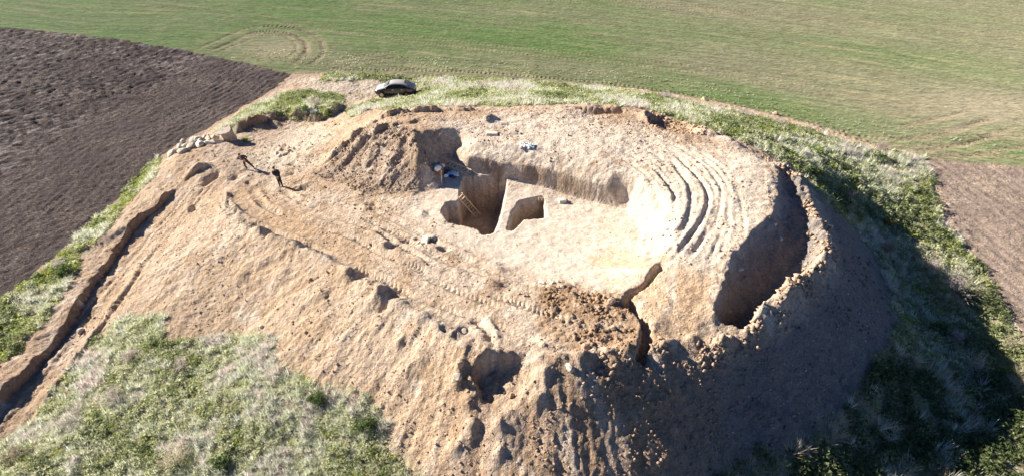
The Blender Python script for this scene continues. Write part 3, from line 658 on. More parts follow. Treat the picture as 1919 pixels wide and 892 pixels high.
ny, nx = X.shape
idx = np.arange(ny * nx).reshape(ny, nx)
quads = np.stack([idx[:-1, :-1], idx[:-1, 1:], idx[1:, 1:], idx[1:, :-1]], -1).reshape(-1, 4)
XYZ = np.stack([X.ravel(), Y.ravel(), Z.ravel()], 1); CF = COLR.reshape(-1, 3)
reg = np.where(inPL, 1, np.where(inPR, 2, np.where(inG, 3, 0)))
fr = reg[:-1, :-1].ravel()
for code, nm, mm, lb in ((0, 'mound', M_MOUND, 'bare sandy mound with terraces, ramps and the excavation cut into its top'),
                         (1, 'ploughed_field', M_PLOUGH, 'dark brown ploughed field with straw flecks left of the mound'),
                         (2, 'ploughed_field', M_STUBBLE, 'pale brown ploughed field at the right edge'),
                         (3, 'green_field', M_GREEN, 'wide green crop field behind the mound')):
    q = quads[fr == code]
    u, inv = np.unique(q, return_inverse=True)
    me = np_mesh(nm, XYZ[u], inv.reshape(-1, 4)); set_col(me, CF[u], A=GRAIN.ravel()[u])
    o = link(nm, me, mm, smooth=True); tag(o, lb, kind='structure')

# ------------------------------------------------------------------ scattered soil clods (nobody could count them)
def sample(poly, dens, rng, jitter_in=None):
    p = np.array(poly); a = p.min(0); b = p.max(0)
    n = int((b - a).prod() * dens)
    x = rng.uniform(a[0], b[0], n); y = rng.uniform(a[1], b[1], n)
    wx_ = x + .5 * fbm(x * .7, y * .7, 3, 301); wy_ = y + .5 * fbm(x * .7, y * .7, 3, 302)
    m = inside(wx_, wy_, poly)
    return x[m], y[m]
OCT = np.array([(1, 0, 0), (0, 1, 0), (-1, 0, 0), (0, -1, 0), (0, 0, 1), (0, 0, -1)], float)
OCF = np.array([(0, 1, 4), (1, 2, 4), (2, 3, 4), (3, 0, 4), (1, 0, 5), (2, 1, 5), (3, 2, 5), (0, 3, 5)])
def clods(name, x, y, smin, smax, col, label, rng, m, sub=True, cvar=.2, parts=False):
    n = len(x); s = smin * (smax / smin) ** (rng.random(n) ** 2.2)
    zz = ground(x, y)
    V = OCT[None] * (1 + rng.uniform(-.38, .38, (n, 6, 1))) * s[:, None, None] * rng.uniform(.7, 1.25, (n, 1, 3))
    V = V + rng.uniform(-.25, .25, (n, 6, 3)) * s[:, None, None]
    a = rng.uniform(0, 6.28, n); ca, sa = np.cos(a), np.sin(a)
    V = np.stack([V[..., 0] * ca[:, None] - V[..., 1] * sa[:, None], V[..., 0] * sa[:, None] + V[..., 1] * ca[:, None], V[..., 2] * .8], -1)
    V += np.stack([x, y, zz + s * .25], -1)[:, None]
    F = OCF[None] + (np.arange(n) * 6)[:, None, None]
    me = np_mesh(name, V.reshape(-1, 3), F.reshape(-1, 3), 3)
    C = np.asarray(col)[None] * (1 + rng.uniform(-cvar, cvar, (n, 1)))
    set_col(me, np.repeat(np.clip(C, .02, .8), 6, 0))
    o = link(name, me, m); tag(o, label, kind='stuff')
    return o
M_CLOD = soil_mat('clod soil', 14.0, .2, .02)
rg = np.random.default_rng(11)
FRONT = ats((520,690,2.6),(520,640,2.6),(600,480,5),(720,560,5.6),(890,662,6.2),(1060,698,6.3),(1200,668,6.2),(1330,655,5.6),(1380,892,1.7),(1000,950,2.6),(780,940,1.8),(735,790,3))
x, y = sample(FRONT, 20, rg); keep = rg.random(len(x)) < (.25 + .75 * ss(-9, 5, x)) * ss(-.1, .5, fbm(x * .6, y * .6, 3, 311) + .25); x, y = x[keep], y[keep]
clods('soil_clods', x, y, .03, .13, (.33, .24, .165), 'loose brown clods strewn over the front slope', rg, M_CLOD)
x, y = sample(heapP, 75, rg); keep = rg.random(len(x)) < ss(-.3, .35, fbm(x * .9, y * .9, 3, 316)); x, y = x[keep], y[keep]
clods('soil_clods', x, y, .025, .14, (.28, .185, .11), 'heap of broken brown clods at the front of the working road', rg, M_CLOD)
berm_line = ats(*(BERM_PX + [(1250,655,6.0),(1180,668,6.2),(1060,698,6.3)]))
bl = np.array(smooth_line(berm_line, 60)); i_ = rg.integers(0, len(bl), 9000)
x, y = (bl[i_] + rg.normal(0, .42, (len(i_), 2))).T; keep = rg.random(len(x)) < ss(-.1, .35, fbm(x * 1.3, y * 1.3, 3, 317)); x, y = x[keep], y[keep]
clods('soil_clods', x, y, .018, .21, (.38, .285, .205), 'crumbly clods along the outer berm', rg, M_CLOD)
ROADP = ats((430,350,3.4),(560,335,3.5),(700,368,4.5),(840,415,5),(960,500,5.4),(1060,560,5.9),(1050,640,6.2),(890,650,6.1),(720,555,5.6),(500,435,4.4))
x, y = sample(ROADP, 8, rg); keep = rg.random(len(x)) < ss(-.05, .4, fbm(x * .8, y * .8, 3, 312)); x, y = x[keep], y[keep]
clods('soil_clods', x, y, .025, .12, (.38, .28, .195), 'scattered clods on the working road', rg, M_CLOD)
x, y = sample(ats((640,240,5),(820,205,7),(1050,200,7),(1300,230,7),(1440,300,7),(1450,420,7.2),(1330,520,7),(1230,480,6.5),(1190,335,7.2),(1000,285,7.2),(850,280,7),(780,350,5.4),(600,335,3.7)), 13, rg)
keep = rg.random(len(x)) < ss(-.05, .45, fbm(x * .7, y * .7, 3, 313)); x, y = x[keep], y[keep]
clods('soil_clods', x, y, .025, .12, (.42, .33, .25), 'pale crumbs of soil lying on the upper shelf', rg, M_CLOD)
x, y = sample(spoilP, 30, rg)
clods('soil_clods', x, y, .03, .14, (.30, .23, .17), 'grey brown clods on the dumped spoil bank', rg, M_CLOD)
x, y = sample(ats((350,340,2.4),(430,400,3.8),(600,480,5),(520,640,2.6),(310,590,1.5),(150,700,.1),(-40,860,-.3),(-60,800,-.2),(220,500,.4)), 11, rg)
keep = rg.random(len(x)) < ss(-.1, .4, fbm(x * .5, y * .5, 3, 314)); x, y = x[keep], y[keep]
clods('soil_clods', x, y, .025, .10, (.38, .28, .20), 'small clods scattered on the left flank', rg, M_CLOD)
x, y = sample(ats((400,240,1),(650,190,1),(640,250,3),(560,330,3.4),(440,340,3.2),(330,330,2.6),(320,300,2)), 9, rg)
keep = rg.random(len(x)) < ss(0, .4, fbm(x * .7, y * .7, 3, 315)); x, y = x[keep], y[keep]
clods('soil_clods', x, y, .03, .12, (.40, .31, .22), 'loose crumbs around the rubble pile and track', rg, M_CLOD)
x, y = sample(DEP, 9, rg)
clods('stone_chips', x, y, .02, .075, (.52, .47, .41), 'pale stone chips lying in the shaded hollow', rg, M_CLOD)
x, y = sample(ats((1545,450,6),(1650,490,1),(1690,600,.6),(1560,790,1.3),(1380,880,1.6),(1320,660,5.6),(1440,600,6)), 5, rg)
clods('stone_chips', x, y, .02, .07, (.45, .40, .35), 'pale stone chips on the shaded right flank', rg, M_CLOD)
FLANKP = spots((1545,450,6),(1640,490,1),(1680,600,.6),(1560,780,1.3),(1380,870,1.6),(1230,890,2.4),(1230,690,5.8),(1320,665,5.5),(1440,605,5.9))
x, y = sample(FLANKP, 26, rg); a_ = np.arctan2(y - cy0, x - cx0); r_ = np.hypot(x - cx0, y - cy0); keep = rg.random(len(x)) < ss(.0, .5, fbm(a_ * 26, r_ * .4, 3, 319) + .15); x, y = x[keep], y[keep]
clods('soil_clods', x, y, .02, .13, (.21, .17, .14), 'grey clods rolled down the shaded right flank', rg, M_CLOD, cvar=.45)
x, y = sample(ats((1205,203,6.8),(1310,225,6.9),(1330,255,7),(1225,248,7)), 45, rg)
clods('soil_clods', x, y, .04, .18, (.42, .30, .20), 'reddish clods in the hollow on the back rim', rg, M_CLOD)

MOUND_ALL = ats((350,340,2.4),(470,290,2.5),(640,230,3.2),(830,204,6.8),(1060,200,7),(1300,230,7),(1440,300,7),(1440,430,7.1),(1335,520,6.8),(1330,650,5.7),(1380,892,1.7),(1000,950,2.6),(780,940,1.8),(735,790,3),(520,690,2.6),(310,590,1.5),(0,830,0),(-40,800,-.2),(220,500,.4))
x, y = sample(MOUND_ALL, 24, rg); qd = ss(-.15, .35, fbm(x * .8, y * .8, 3, 318)) * np.where(inside(x, y, floorP), .15, 1) * np.where(inside(x, y, roadQ), .4, 1); keep = rg.random(len(x)) < qd; x, y = x[keep], y[keep]
clods('soil_crumbs', x, y, .015, .06, (.37, .275, .195), 'fine crumbs of soil sprinkled over the whole mound', rg, M_CLOD, cvar=.3)
# ------------------------------------------------------------------ weeds
def T_leafy(rng, n=38, r=.30, h=.24, ls=.085):
    a = rng.uniform(0, 6.28, n); q = np.sqrt(rng.random(n)) * r; e = rng.random(n) ** .6
    c_ = np.stack([q * np.cos(a), q * np.sin(a), .02 + h * e * np.sqrt(np.clip(1 - (q / r) ** 2, .05, 1))], -1)
    d1 = rng.normal(0, 1, (n, 3)); d1[:, 2] *= .5; d1 /= np.linalg.norm(d1, axis=1, keepdims=True)
    d2 = rng.normal(0, 1, (n, 3)); d2[:, 2] *= .5; d2 /= np.linalg.norm(d2, axis=1, keepdims=True)
    return np.stack([c_ + d1 * ls, c_ - d1 * ls * .6 + d2 * ls * .5, c_ - d2 * ls * .8], 1)
def T_tuft(rng, n=34, r=.12, L=.36, w=.02, up=.9):
    a = rng.uniform(0, 6.28, n); q = np.sqrt(rng.random(n)) * r
    b = np.stack([q * np.cos(a), q * np.sin(a), np.zeros(n)], -1)
    ln = L * rng.uniform(.5, 1.1, n); el = up * rng.uniform(.35, 1.4, n)
    a2 = a + rng.normal(0, .7, n)
    tip = b + np.stack([np.cos(a2) * np.cos(el), np.sin(a2) * np.cos(el), np.abs(np.sin(el))], -1) * ln[:, None]
    sd = np.stack([-np.sin(a2), np.cos(a2), np.zeros(n)], -1) * w
    return np.stack([b - sd, b + sd, tip], 1)
trg = np.random.default_rng(21)
LEAFY = [T_leafy(trg) for _ in range(6)]
FLATL = [T_leafy(trg, 40, .34, .12, .075) for _ in range(4)]
TUFT = [T_tuft(trg) for _ in range(6)]
DRY = [T_tuft(trg, 34, .10, .50, .014, 1.0) for _ in range(6)]
M_WEED, ns_, ln_, b_ = mat('weed leaves')
va = nd(ns_, 'ShaderNodeAttribute', attribute_name='soil'); ln_.new(va.outputs['Color'], b_.inputs['Base Color'])
b_.inputs['Roughness'].default_value = .75; b_.inputs['Specular IOR Level'].default_value = .2
tl = nd(ns_, 'ShaderNodeBsdfTranslucent'); ln_.new(va.outputs['Color'], tl.inputs[0]); mxs = nd(ns_, 'ShaderNodeMixShader'); mxs.inputs[0].default_value = .5
ln_.new(b_.outputs[0], mxs.inputs[1]); ln_.new(tl.outputs[0], mxs.inputs[2]); ln_.new(mxs.outputs[0], ns_['Material Output'].inputs[0])
def plants(name, x, y, temps, pick, size, cols, label, rng, zoff=0.0):
    """x, y: feet; pick: template number; cols: colour of each clump"""
    Vs, Cs = [], []
    zz = ground(x, y) + zoff
    for t in range(len(temps)):
        m = pick == t; n = int(m.sum())
        if not n: continue
        T = temps[t]; k_ = len(T)
        a = rng.uniform(0, 6.28, n); ca, sa = np.cos(a)[:, None, None], np.sin(a)[:, None, None]; s = size[m][:, None, None]
        P3 = np.stack([(T[None, ..., 0] * ca - T[None, ..., 1] * sa) * s + x[m][:, None, None], (T[None, ..., 0] * sa + T[None, ..., 1] * ca) * s + y[m][:, None, None], T[None, ..., 2] * s * rng.uniform(.8, 1.25, (n, 1, 1)) + zz[m][:, None, None]], -1)
        C = cols[m][:, None, :] * (1 + rng.uniform(-.28, .28, (n, k_, 1)))
        Vs.append(P3.reshape(-1, 3)); Cs.append(np.repeat(C.reshape(-1, 3), 3, 0))
    V = np.concatenate(Vs); C = np.concatenate(Cs)
    me = np_mesh(name, V, np.arange(len(V)).reshape(-1, 3), 3); set_col(me, np.clip(C, .01, .8))
    o = link(name, me, M_WEED); tag(o, label, kind='stuff')
    return o
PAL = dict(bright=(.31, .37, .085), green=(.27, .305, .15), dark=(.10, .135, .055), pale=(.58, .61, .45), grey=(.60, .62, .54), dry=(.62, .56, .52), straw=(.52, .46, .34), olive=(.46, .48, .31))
ALLT = LEAFY + FLATL + TUFT + DRY      # 0-5, 6-9, 10-15, 16-21
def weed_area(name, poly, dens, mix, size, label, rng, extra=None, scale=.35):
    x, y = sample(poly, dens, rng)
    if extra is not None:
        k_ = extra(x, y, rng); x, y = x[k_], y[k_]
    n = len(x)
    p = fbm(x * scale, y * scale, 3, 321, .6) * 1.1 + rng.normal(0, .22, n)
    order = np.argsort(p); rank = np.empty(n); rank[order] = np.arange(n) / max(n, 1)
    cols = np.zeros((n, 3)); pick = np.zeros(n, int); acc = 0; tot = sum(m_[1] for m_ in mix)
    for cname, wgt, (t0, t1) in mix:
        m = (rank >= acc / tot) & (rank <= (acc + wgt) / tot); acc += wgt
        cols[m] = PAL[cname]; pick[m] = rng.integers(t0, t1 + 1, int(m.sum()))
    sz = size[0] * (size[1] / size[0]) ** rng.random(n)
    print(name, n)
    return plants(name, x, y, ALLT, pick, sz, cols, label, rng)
wr = np.random.default_rng(31)
fade_front = lambda x, y, r: r.random(len(x)) < np.where(y < 14, .25, 1)
weed_area('weeds', WEED1, 25, [('dark', 2, (0, 5)), ('green', 6, (0, 5)), ('bright', 7, (6, 9)), ('olive', 14, (0, 5)), ('pale', 40, (10, 15)), ('grey', 22, (10, 21)), ('dry', 10, (16, 21))], (.55, 1.15), 'thick cover of pale green weeds on the front left slope', wr, fade_front, .55)
weed_area('weeds', WEED2, 16, [('dark', 4, (0, 5)), ('green', 18, (0, 5)), ('bright', 40, (6, 9)), ('olive', 12, (0, 5)), ('pale', 16, (10, 15)), ('grey', 8, (10, 21))], (.7, 1.3), 'bright green weeds on the strip beside the ramp bank', wr, None, .3)
weed_area('weeds', WEED3, 12, [('green', 25, (0, 5)), ('bright', 30, (6, 9)), ('olive', 12, (0, 5)), ('pale', 20, (10, 15)), ('grey', 12, (10, 21))], (.7, 1.3), 'green weeds on the bank above the track', wr)
car_p = spot(742, 179, .7)
back = lambda x, y, r: ~((np.abs(x - car_p.x) < 2.7) & (y - car_p.y < 1.1) & (y - car_p.y > -2.3)) & (y > 30) & (r.random(len(x)) < np.where(y > 45, 1, .9))
right = lambda x, y, r: (y <= 30) & (r.random(len(x)) < np.where(y < 12, .2, np.where(x > 38, .5, .85)))
weed_area('weeds', WEED4, 9.5, [('dark', 3, (0, 5)), ('green', 18, (0, 5)), ('bright', 22, (6, 9)), ('olive', 24, (0, 5)), ('pale', 22, (10, 15)), ('grey', 7, (10, 21)), ('dry', 4, (16, 21))], (.8, 1.6), 'mixed green and dry weeds on the verge behind the mound', wr, back, .22)
weed_area('weeds', WEED4, 9.0, [('dark', 52, (0, 5)), ('green', 12, (0, 5)), ('olive', 6, (10, 15)), ('grey', 10, (16, 21)), ('straw', 14, (16, 21))], (.9, 1.9), 'tall weeds coloured dark for the shade at the right foot', wr, right, .5)  # mostly dark mix, so the mound's shade is partly in the leaf colour
# tufts that break up the near edge of the crop
EDGE = ats((430,110,0),(600,130,0),(900,138,0),(1200,165,0),(1450,212,0),(1740,285,0),(1919,300,0),(1919,262,0),(1600,225,0),(1300,150,0),(900,112,0),(500,90,0))
weed_area('crop_seedlings', EDGE, 3.2, [('green', 40, (10, 15)), ('olive', 40, (10, 15)), ('pale', 20, (10, 15))], (.35, .6), 'short green seedlings at the near edge of the crop', wr, None, .2)

# ------------------------------------------------------------------ single shrubs
def shrub(px, py, w, h, cols, label, leafy=False, cat='shrub', group=None, guess=1.0, seed=0):
    p = spot(px, py, guess); rng = np.random.default_rng(400 + seed)
    e = empty('dry_shrub' if not leafy else 'green_shrub', (p.x, p.y, p.z - .03), rng.uniform(0, 6))
    # stems
    n = 26; a = rng.uniform(0, 6.28, n); el = rng.uniform(.5, 1.4, n); L = h * rng.uniform(.6, 1.0, n)
    tip = np.stack([np.cos(a) * np.cos(el) * w * .9, np.sin(a) * np.cos(el) * w * .9, np.sin(el) * L], -1)
    b = np.stack([np.cos(a) * .04, np.sin(a) * .04, np.zeros(n)], -1); sd = np.stack([-np.sin(a), np.cos(a), np.zeros(n)], -1) * .012
    V = np.stack([b - sd, b + sd, tip], 1).reshape(-1, 3)
    me = np_mesh('stems', V, np.arange(len(V)).reshape(-1, 3), 3); set_col(me, np.repeat([(.20, .16, .12)], len(V), 0)); link('stems', me, M_WEED, e)
    # crown of twigs or leaves
    n = int((520 if not leafy else 620) * max(.5, w)); k_ = rng.integers(0, 26, n); t = rng.uniform(.35, 1.05, n)
    o = tip[k_] * t[:, None] + rng.normal(0, .10 * w, (n, 3)); o[:, 2] = np.abs(o[:, 2])
    d = rng.normal(0, 1, (n, 3)) + tip[k_] / np.linalg.norm(tip[k_], axis=1, keepdims=True) * 1.2; d /= np.linalg.norm(d, axis=1, keepdims=True)
    s2 = np.cross(d, rng.normal(0, 1, (n, 3))); s2 /= np.linalg.norm(s2, axis=1, keepdims=True)
    ln_t, wd = (.24, .012) if not leafy else (.11, .05)
    V = np.stack([o - s2 * wd, o + s2 * wd, o + d * ln_t], 1).reshape(-1, 3)
    C = np.array(cols)[rng.integers(0, len(cols), n)] * (1 + rng.uniform(-.2, .2, (n, 1)))
    me = np_mesh('crown', V, np.arange(len(V)).reshape(-1, 3), 3); set_col(me, np.repeat(C, 3, 0)); link('crown', me, M_WEED, e)
    tag(e, label, cat, group); return e
GREYT = [(.42, .37, .34), (.50, .44, .40), (.34, .30, .28)]; STRAWT = [(.52, .46, .34), (.42, .38, .26)]; DGREEN = [(.07, .11, .04), (.11, .16, .055)]; MGREEN = [(.17, .24, .06), (.24, .30, .09)]
SH = [
 (590,200,1.3,1.0,GREYT,'large grey dry shrub on the green bank left of the car',0,1.5),
 (1790,545,2.1,1.7,GREYT,'biggest mauve grey dry bush on the right slope near the pale field',0,.3),
 (1745,505,1.2,1.1,GREYT,'grey dry bush touching the biggest bush on its upper left',0,.4),
 (1660,470,.9,.8,[(.30,.22,.17),(.34,.26,.2)],'rusty brown dry bush at the edge of the mound shadow',0,1.0),
 (1590,375,.9,.8,[(.33,.26,.23),(.28,.23,.2)],'brownish dry bush on the sunny right verge above the shadow',0,2.0),
 (1660,422,.8,.7,[(.26,.22,.07),(.22,.2,.06)],'yellowish bush on the right verge beside the mound shadow',1,1.0),
 (1825,690,.9,1.2,STRAWT,'pale straw bush standing lit in the shade near the right edge',0,.2),
 (1790,640,.7,1.0,GREYT,'pale dry bush in the shade left of the straw bush',0,.2),
 (1890,650,.8,.9,STRAWT,'pale dry bush at the far right edge beside the ploughed strip',0,.1),
 (1760,620,.9,.8,DGREEN,'dark green bush under the biggest mauve bush',1,.2),
 (1530,290,.9,.7,MGREEN,'green bush on the verge just behind the right shelf end',1,3.0),
 (1460,236,.9,.8,GREYT,'grey dry shrub at the field edge near a boundary stone',0,1.0),
 (1395,222,.9,.8,GREYT,'grey dry shrub at the field edge above the shelf corner',0,1.0),
 (1245,190,1.2,.9,GREYT,'wide grey dry shrub behind the middle of the back rim',0,1.5),
 (1330,205,.8,.7,STRAWT,'straw coloured shrub at the crop edge behind the back rim',0,.8),
 (905,168,1.2,.7,GREYT,'grey dry shrub behind the car towards the crop',0,.6),
 (975,178,1.2,.8,STRAWT,'straw coloured shrub in the middle of the back verge',0,2.0),
 (1650,278,.9,.7,GREYT,'grey dry shrub at the field edge near the right ploughed corner',0,.2),
 (1650,300,.9,.6,DGREEN,'dark green bush below the grey shrub near the ploughed corner',1,.3),
 (122,512,.9,.8,DGREEN,'dark green bush casting shade beside the ramp bank',1,.8),
 (112,500,.7,.7,GREYT,'grey dry bush next to the dark green bush by the ramp',0,.7),
 (570,206,.6,.5,MGREEN,'green bush on the bank in front of the large grey shrub',1,1.8),
 (615,210,.8,.5,MGREEN,'low green bush at the lip of the bank beside the track',1,1.7),
 (460,265,.45,.35,MGREEN,'small green bush growing in the track near the rubble',1,2.0),
 (250,672,1.0,.7,GREYT,'mauve grey dry bush high on the weedy front slope',0,.9),
 (340,690,.8,.7,GREYT,'grey dry bush in the middle of the weedy front slope',0,1.3),
 (135,785,1.3,.8,GREYT,'wide mauve grey dry bush low on the weedy slope near the ramp',0,.2),
 (215,745,1.0,.7,GREYT,'grey dry bush between two others on the weedy slope',0,.4),
 (330,865,1.2,.9,STRAWT,'straw coloured bush at the bottom of the weedy slope',0,.6),
 (30,860,1.0,.9,[(.3,.24,.2),(.2,.18,.14)],'brownish dry bush in the bottom left corner',0,0),
 (600,750,.8,.7,DGREEN,'dark green bush near the top right tip of the weeds',1,2.4),
 (690,800,1.0,.8,[(.07,.11,.04),(.1,.14,.05)],'dark green bush at the right end of the weedy slope',1,2.6),
 (415,870,.7,.6,DGREEN,'dark green bush at the bottom centre of the weedy slope',1,.8),
]
for i, (px, py, w, h, cs, lb, lf, gs) in enumerate(SH):
    shrub(px, py, w, h, cs, lb, bool(lf), group='single shrubs on the slopes', guess=gs, seed=i)

# ------------------------------------------------------------------ stones
M_LIME = plain('limestone', (.34, .30, .245), .9, var=.22, scale=5, bump=.6)
M_LIMEW = plain('white limestone', (.52, .48, .41), .9, var=.12, scale=6, bump=.5)
M_GREYST = plain('grey limestone', (.31, .285, .25), .9, var=.25, scale=5, bump=.6)
M_BROWNST = plain('earthy stone', (.34, .25, .18), .9, var=.25, scale=6, bump=.6)
def rock_mesh(name, dims, seed, cuts=9, rough=.10):
    rng = random.Random(seed)
    bm = bmesh.new(); bmesh.ops.create_icosphere(bm, subdivisions=2, radius=1.0)
    pl = []
    for _ in range(cuts):
        n = Vector((rng.gauss(0, 1), rng.gauss(0, 1), rng.gauss(0, .8))).normalized(); pl.append((n, rng.uniform(.55, .85)))
    for v in bm.verts:
        for n, d in pl:
            q = v.co.dot(n)
            if q > d: v.co -= n * (q - d)
        v.co += Vector((rng.uniform(-1, 1), rng.uniform(-1, 1), rng.uniform(-1, 1))) * rough * .35
        v.co = Vector((v.co.x * dims[0] * .6, v.co.y * dims[1] * .6, v.co.z * dims[2] * .6))
    me = bpy.data.meshes.new(name); bm.to_mesh(me); bm.free(); return me
def stone(px, py, dims, m, label, cat='stone', group=None, guess=3.0, rz=None, sink=.34, seed=None, name='stone', tilt=(0, 0)):
    p = spot(px, py, guess); seed = int(px * 13 + py * 7) if seed is None else seed
    o = link(name, rock_mesh(name, dims, seed), m); o.location = (p.x, p.y, p.z + dims[2] * .6 * (1 - 2 * sink) * .8)
    o.rotation_euler = (tilt[0], tilt[1], rz if rz is not None else (seed % 60) / 10)
    return tag(o, label, cat, group)
def zp5(zx, zy): return 300 + zx / 5.575, 220 + zy / 5.575
PILE = 'limestone boulders of the rubble pile'
PL_ = [(140,385,1.1,.8,.7,0),(250,365,1.1,.7,.6,0),(215,300,.8,.7,.5,1),(300,262,.8,.6,.5,0),(350,235,1.5,1.1,.6,2),(405,225,1.0,.8,.5,2),(330,318,.9,.7,.6,0),(405,300,.9,.8,.6,1),(375,268,.8,.6,.5,2),(270,305,.8,.7,.4,2),
       (500,228,1.0,.5,.4,0),(560,215,.7,.6,.5,2),(618,205,.8,.6,.5,2),(660,200,.7,.6,.4,0),(440,290,.7,.6,.6,2),(200,345,.7,.6,.5,0),(165,345,.9,.6,.5,0),(470,212,.6,.5,.4,2),(590,240,.6,.4,.4,3),(690,225,.6,.5,.4,3),(240,258,.6,.5,.4,2),(430,255,.7,.6,.5,0),(350,300,.7,.5,.4,2)]
MS = [M_LIME, M_LIMEW, M_GREYST, M_BROWNST]
ORD = ['leftmost', 'second', 'third', 'fourth', 'fifth', 'sixth', 'seventh', 'eighth', 'ninth', 'tenth', 'eleventh', 'twelfth', 'thirteenth', 'fourteenth', 'fifteenth', 'sixteenth', 'seventeenth', 'eighteenth', 'nineteenth', 'twentieth', 'twenty-first', 'twenty-second', 'twenty-third']
CN = ['pale limestone', 'white limestone', 'grey', 'brown']
for oi, (zx, zy, a, b, c_, mi) in enumerate(sorted(PL_)):
    stone(*zp5(zx, zy), (a, b, c_), MS[mi], f"{'big ' if a > .95 else 'small ' if a < .65 else ''}{CN[mi]} boulder, {ORD[oi]}{' from the left' if oi else ''} of the rough boulders in the rubble pile", 'boulder', PILE, 2.2)
stone(*zp5(515,280), (1.1,.6,.5), M_LIMEW, 'long white boulder at the front right of the rubble pile', 'boulder', PILE, 2.2, rz=.1)
stone(*zp5(612,265), (1.2,.45,.42), M_LIMEW, 'narrow white boulder pointing at the standing block', 'boulder', PILE, 2.2, rz=.35)
SPG = 'stones of the small heap on the track'
for zx, zy, a, b, c_, mi, lb in [(1222,385,.5,.4,.36,1,'white rounded stone at the left end of the small heap on the track'),(1250,408,.55,.3,.25,1,'white stone lying lowest in the small heap on the track'),(1310,388,.75,.28,.22,0,'long pale stone at the front of the small heap on the track'),
        (1250,340,.6,.5,.3,3,'brown stone in the middle of the small heap on the track'),(1300,305,.55,.45,.4,3,'dark brown stone at the top of the small heap on the track'),(1335,325,.5,.4,.35,3,'brown stone at the right side of the small heap on the track'),(1240,312,.4,.35,.3,0,'pale stone at the upper left of the small heap on the track'),(1350,355,.35,.3,.25,3,'small brown stone at the right foot of the small heap on the track')]:
    stone(*zp5(zx, zy), (a, b, c_), MS[mi], lb, 'stone', SPG, 2.8)
# the standing block: flares towards a wide flat top
p = spot(432, 263, 2.1)
bm = bmesh.new(); rr = random.Random(5)
lev = [(0, .46, .34, .10), (.3, .50, .36, .06), (.7, .46, .34, .0), (.98, .55, .42, -.06), (1.18, .68, .50, -.13), (1.27, .60, .44, -.14)]
rings = []
for zz, a, b, ox in lev:
    ring = []
    for k_ in range(12):
        t = k_ / 12 * 2 * math.pi; ct, st = math.cos(t), math.sin(t); e = 3.2
        r_ = (abs(ct) ** e + abs(st) ** e) ** (-1 / e)
        ring.append(bm.verts.new((ox + a * r_ * ct + rr.uniform(-.075, .075), b * r_ * st + rr.uniform(-.075, .075), zz + rr.uniform(-.075, .075))))
    rings.append(ring)
for r0, r1 in zip(rings, rings[1:]):
    for k_ in range(12): bm.faces.new((r0[k_], r0[(k_ + 1) % 12], r1[(k_ + 1) % 12], r1[k_]))
bm.faces.new(rings[-1]); bm.faces.new(rings[0][::-1])
me = bpy.data.meshes.new('standing_stone'); bm.to_mesh(me); bm.free()
o = link('standing_stone', me, plain('weathered grey stone', (.30, .265, .22), .9, var=.35, scale=3, bump=.8)); o.location = (p.x, p.y, p.z - .12); o.rotation_euler = (.10, -.12, .35)
tag(o, 'tall grey stone block with a flaring flat top at the end of the rubble pile', 'stone block')
def block(px, py, dims, m, label, rz, guess, name='stone_block', lift=.0, tilt=0, cat='stone block', group=None):
    p = spot(px, py, guess)
    bm = bmesh.new(); bmesh.ops.create_cube(bm, size=1.0)
    bmesh.ops.subdivide_edges(bm, edges=bm.edges[:], cuts=2, use_grid_fill=True); r2 = random.Random(int(px))
    for v in bm.verts: v.co = Vector((v.co.x * dims[0], v.co.y * dims[1], (v.co.z + .5) * dims[2])) + Vector((r2.uniform(-.02, .02), r2.uniform(-.02, .02), r2.uniform(-.015, .015)))
    bmesh.ops.bevel(bm, geom=[e for e in bm.edges if e.calc_face_angle(0) > 1], offset=.025, segments=1, affect='EDGES')
    me = bpy.data.meshes.new(name); bm.to_mesh(me); bm.free()
    o = link(name, me, m); o.location = (p.x, p.y, p.z - .04 + lift); o.rotation_euler = (tilt, 0, rz)
    return tag(o, label, cat, group)
block(797, 453, (.42, .85, .26), M_LIMEW, 'white squared stone slab lying on the working road in front of the pit', -.08, 5.1)
stone(811, 449, (.5,.42,.36), M_GREYST, 'rounded grey stone touching the white slab on the working road', guess=5.1)
stone(786, 455, (.30,.26,.22), M_LIME, 'small pale stone left of the white slab on the working road', guess=5.1)
stone(777, 447, (.34,.20,.18), M_LIME, 'thin pale stone farthest left beside the white slab', guess=5.1)
block(1054, 378, (.52, .40, .26), M_LIMEW, 'pale stone block standing alone on the excavation floor', .15, 5.0)
stone(1061, 377, (.26,.26,.22), M_GREYST, 'small dark grey stone against the lone pale block', guess=5.0)
GRD = 'white stones at the corner of the working road'
stone(1016, 530, (.42,.34,.30), M_LIMEW, 'biggest white stone at the left of the three by the clod heap', group=GRD, guess=5.7)
stone(1035, 531, (.40,.26,.25), M_LIMEW, 'white pointed stone in the middle of the three by the clod heap', group=GRD, guess=5.7)
stone(1046, 528, (.28,.24,.2), M_LIME, 'smallest pale stone at the right of the three by the clod heap', group=GRD, guess=5.7)
block(922, 252, (.85, .35, .2), M_LIMEW, 'flat white slab lying on the upper shelf behind the cut', -.05, 7.1)
stone(1321, 190, (.7,.6,.55), plain('mossy stone', (.26,.27,.16), .9, var=.3, scale=6), 'mossy boundary stone at the crop edge behind the back rim', 'boundary stone', 'boundary stones at the field edge', 0, sink=.2)
stone(1453, 215, (.6,.5,.45), M_BROWNST, 'brown boundary stone at the crop edge to the right', 'boundary stone', 'boundary stones at the field edge', 0, sink=.2)
HS = 'white stones lying in the shade'
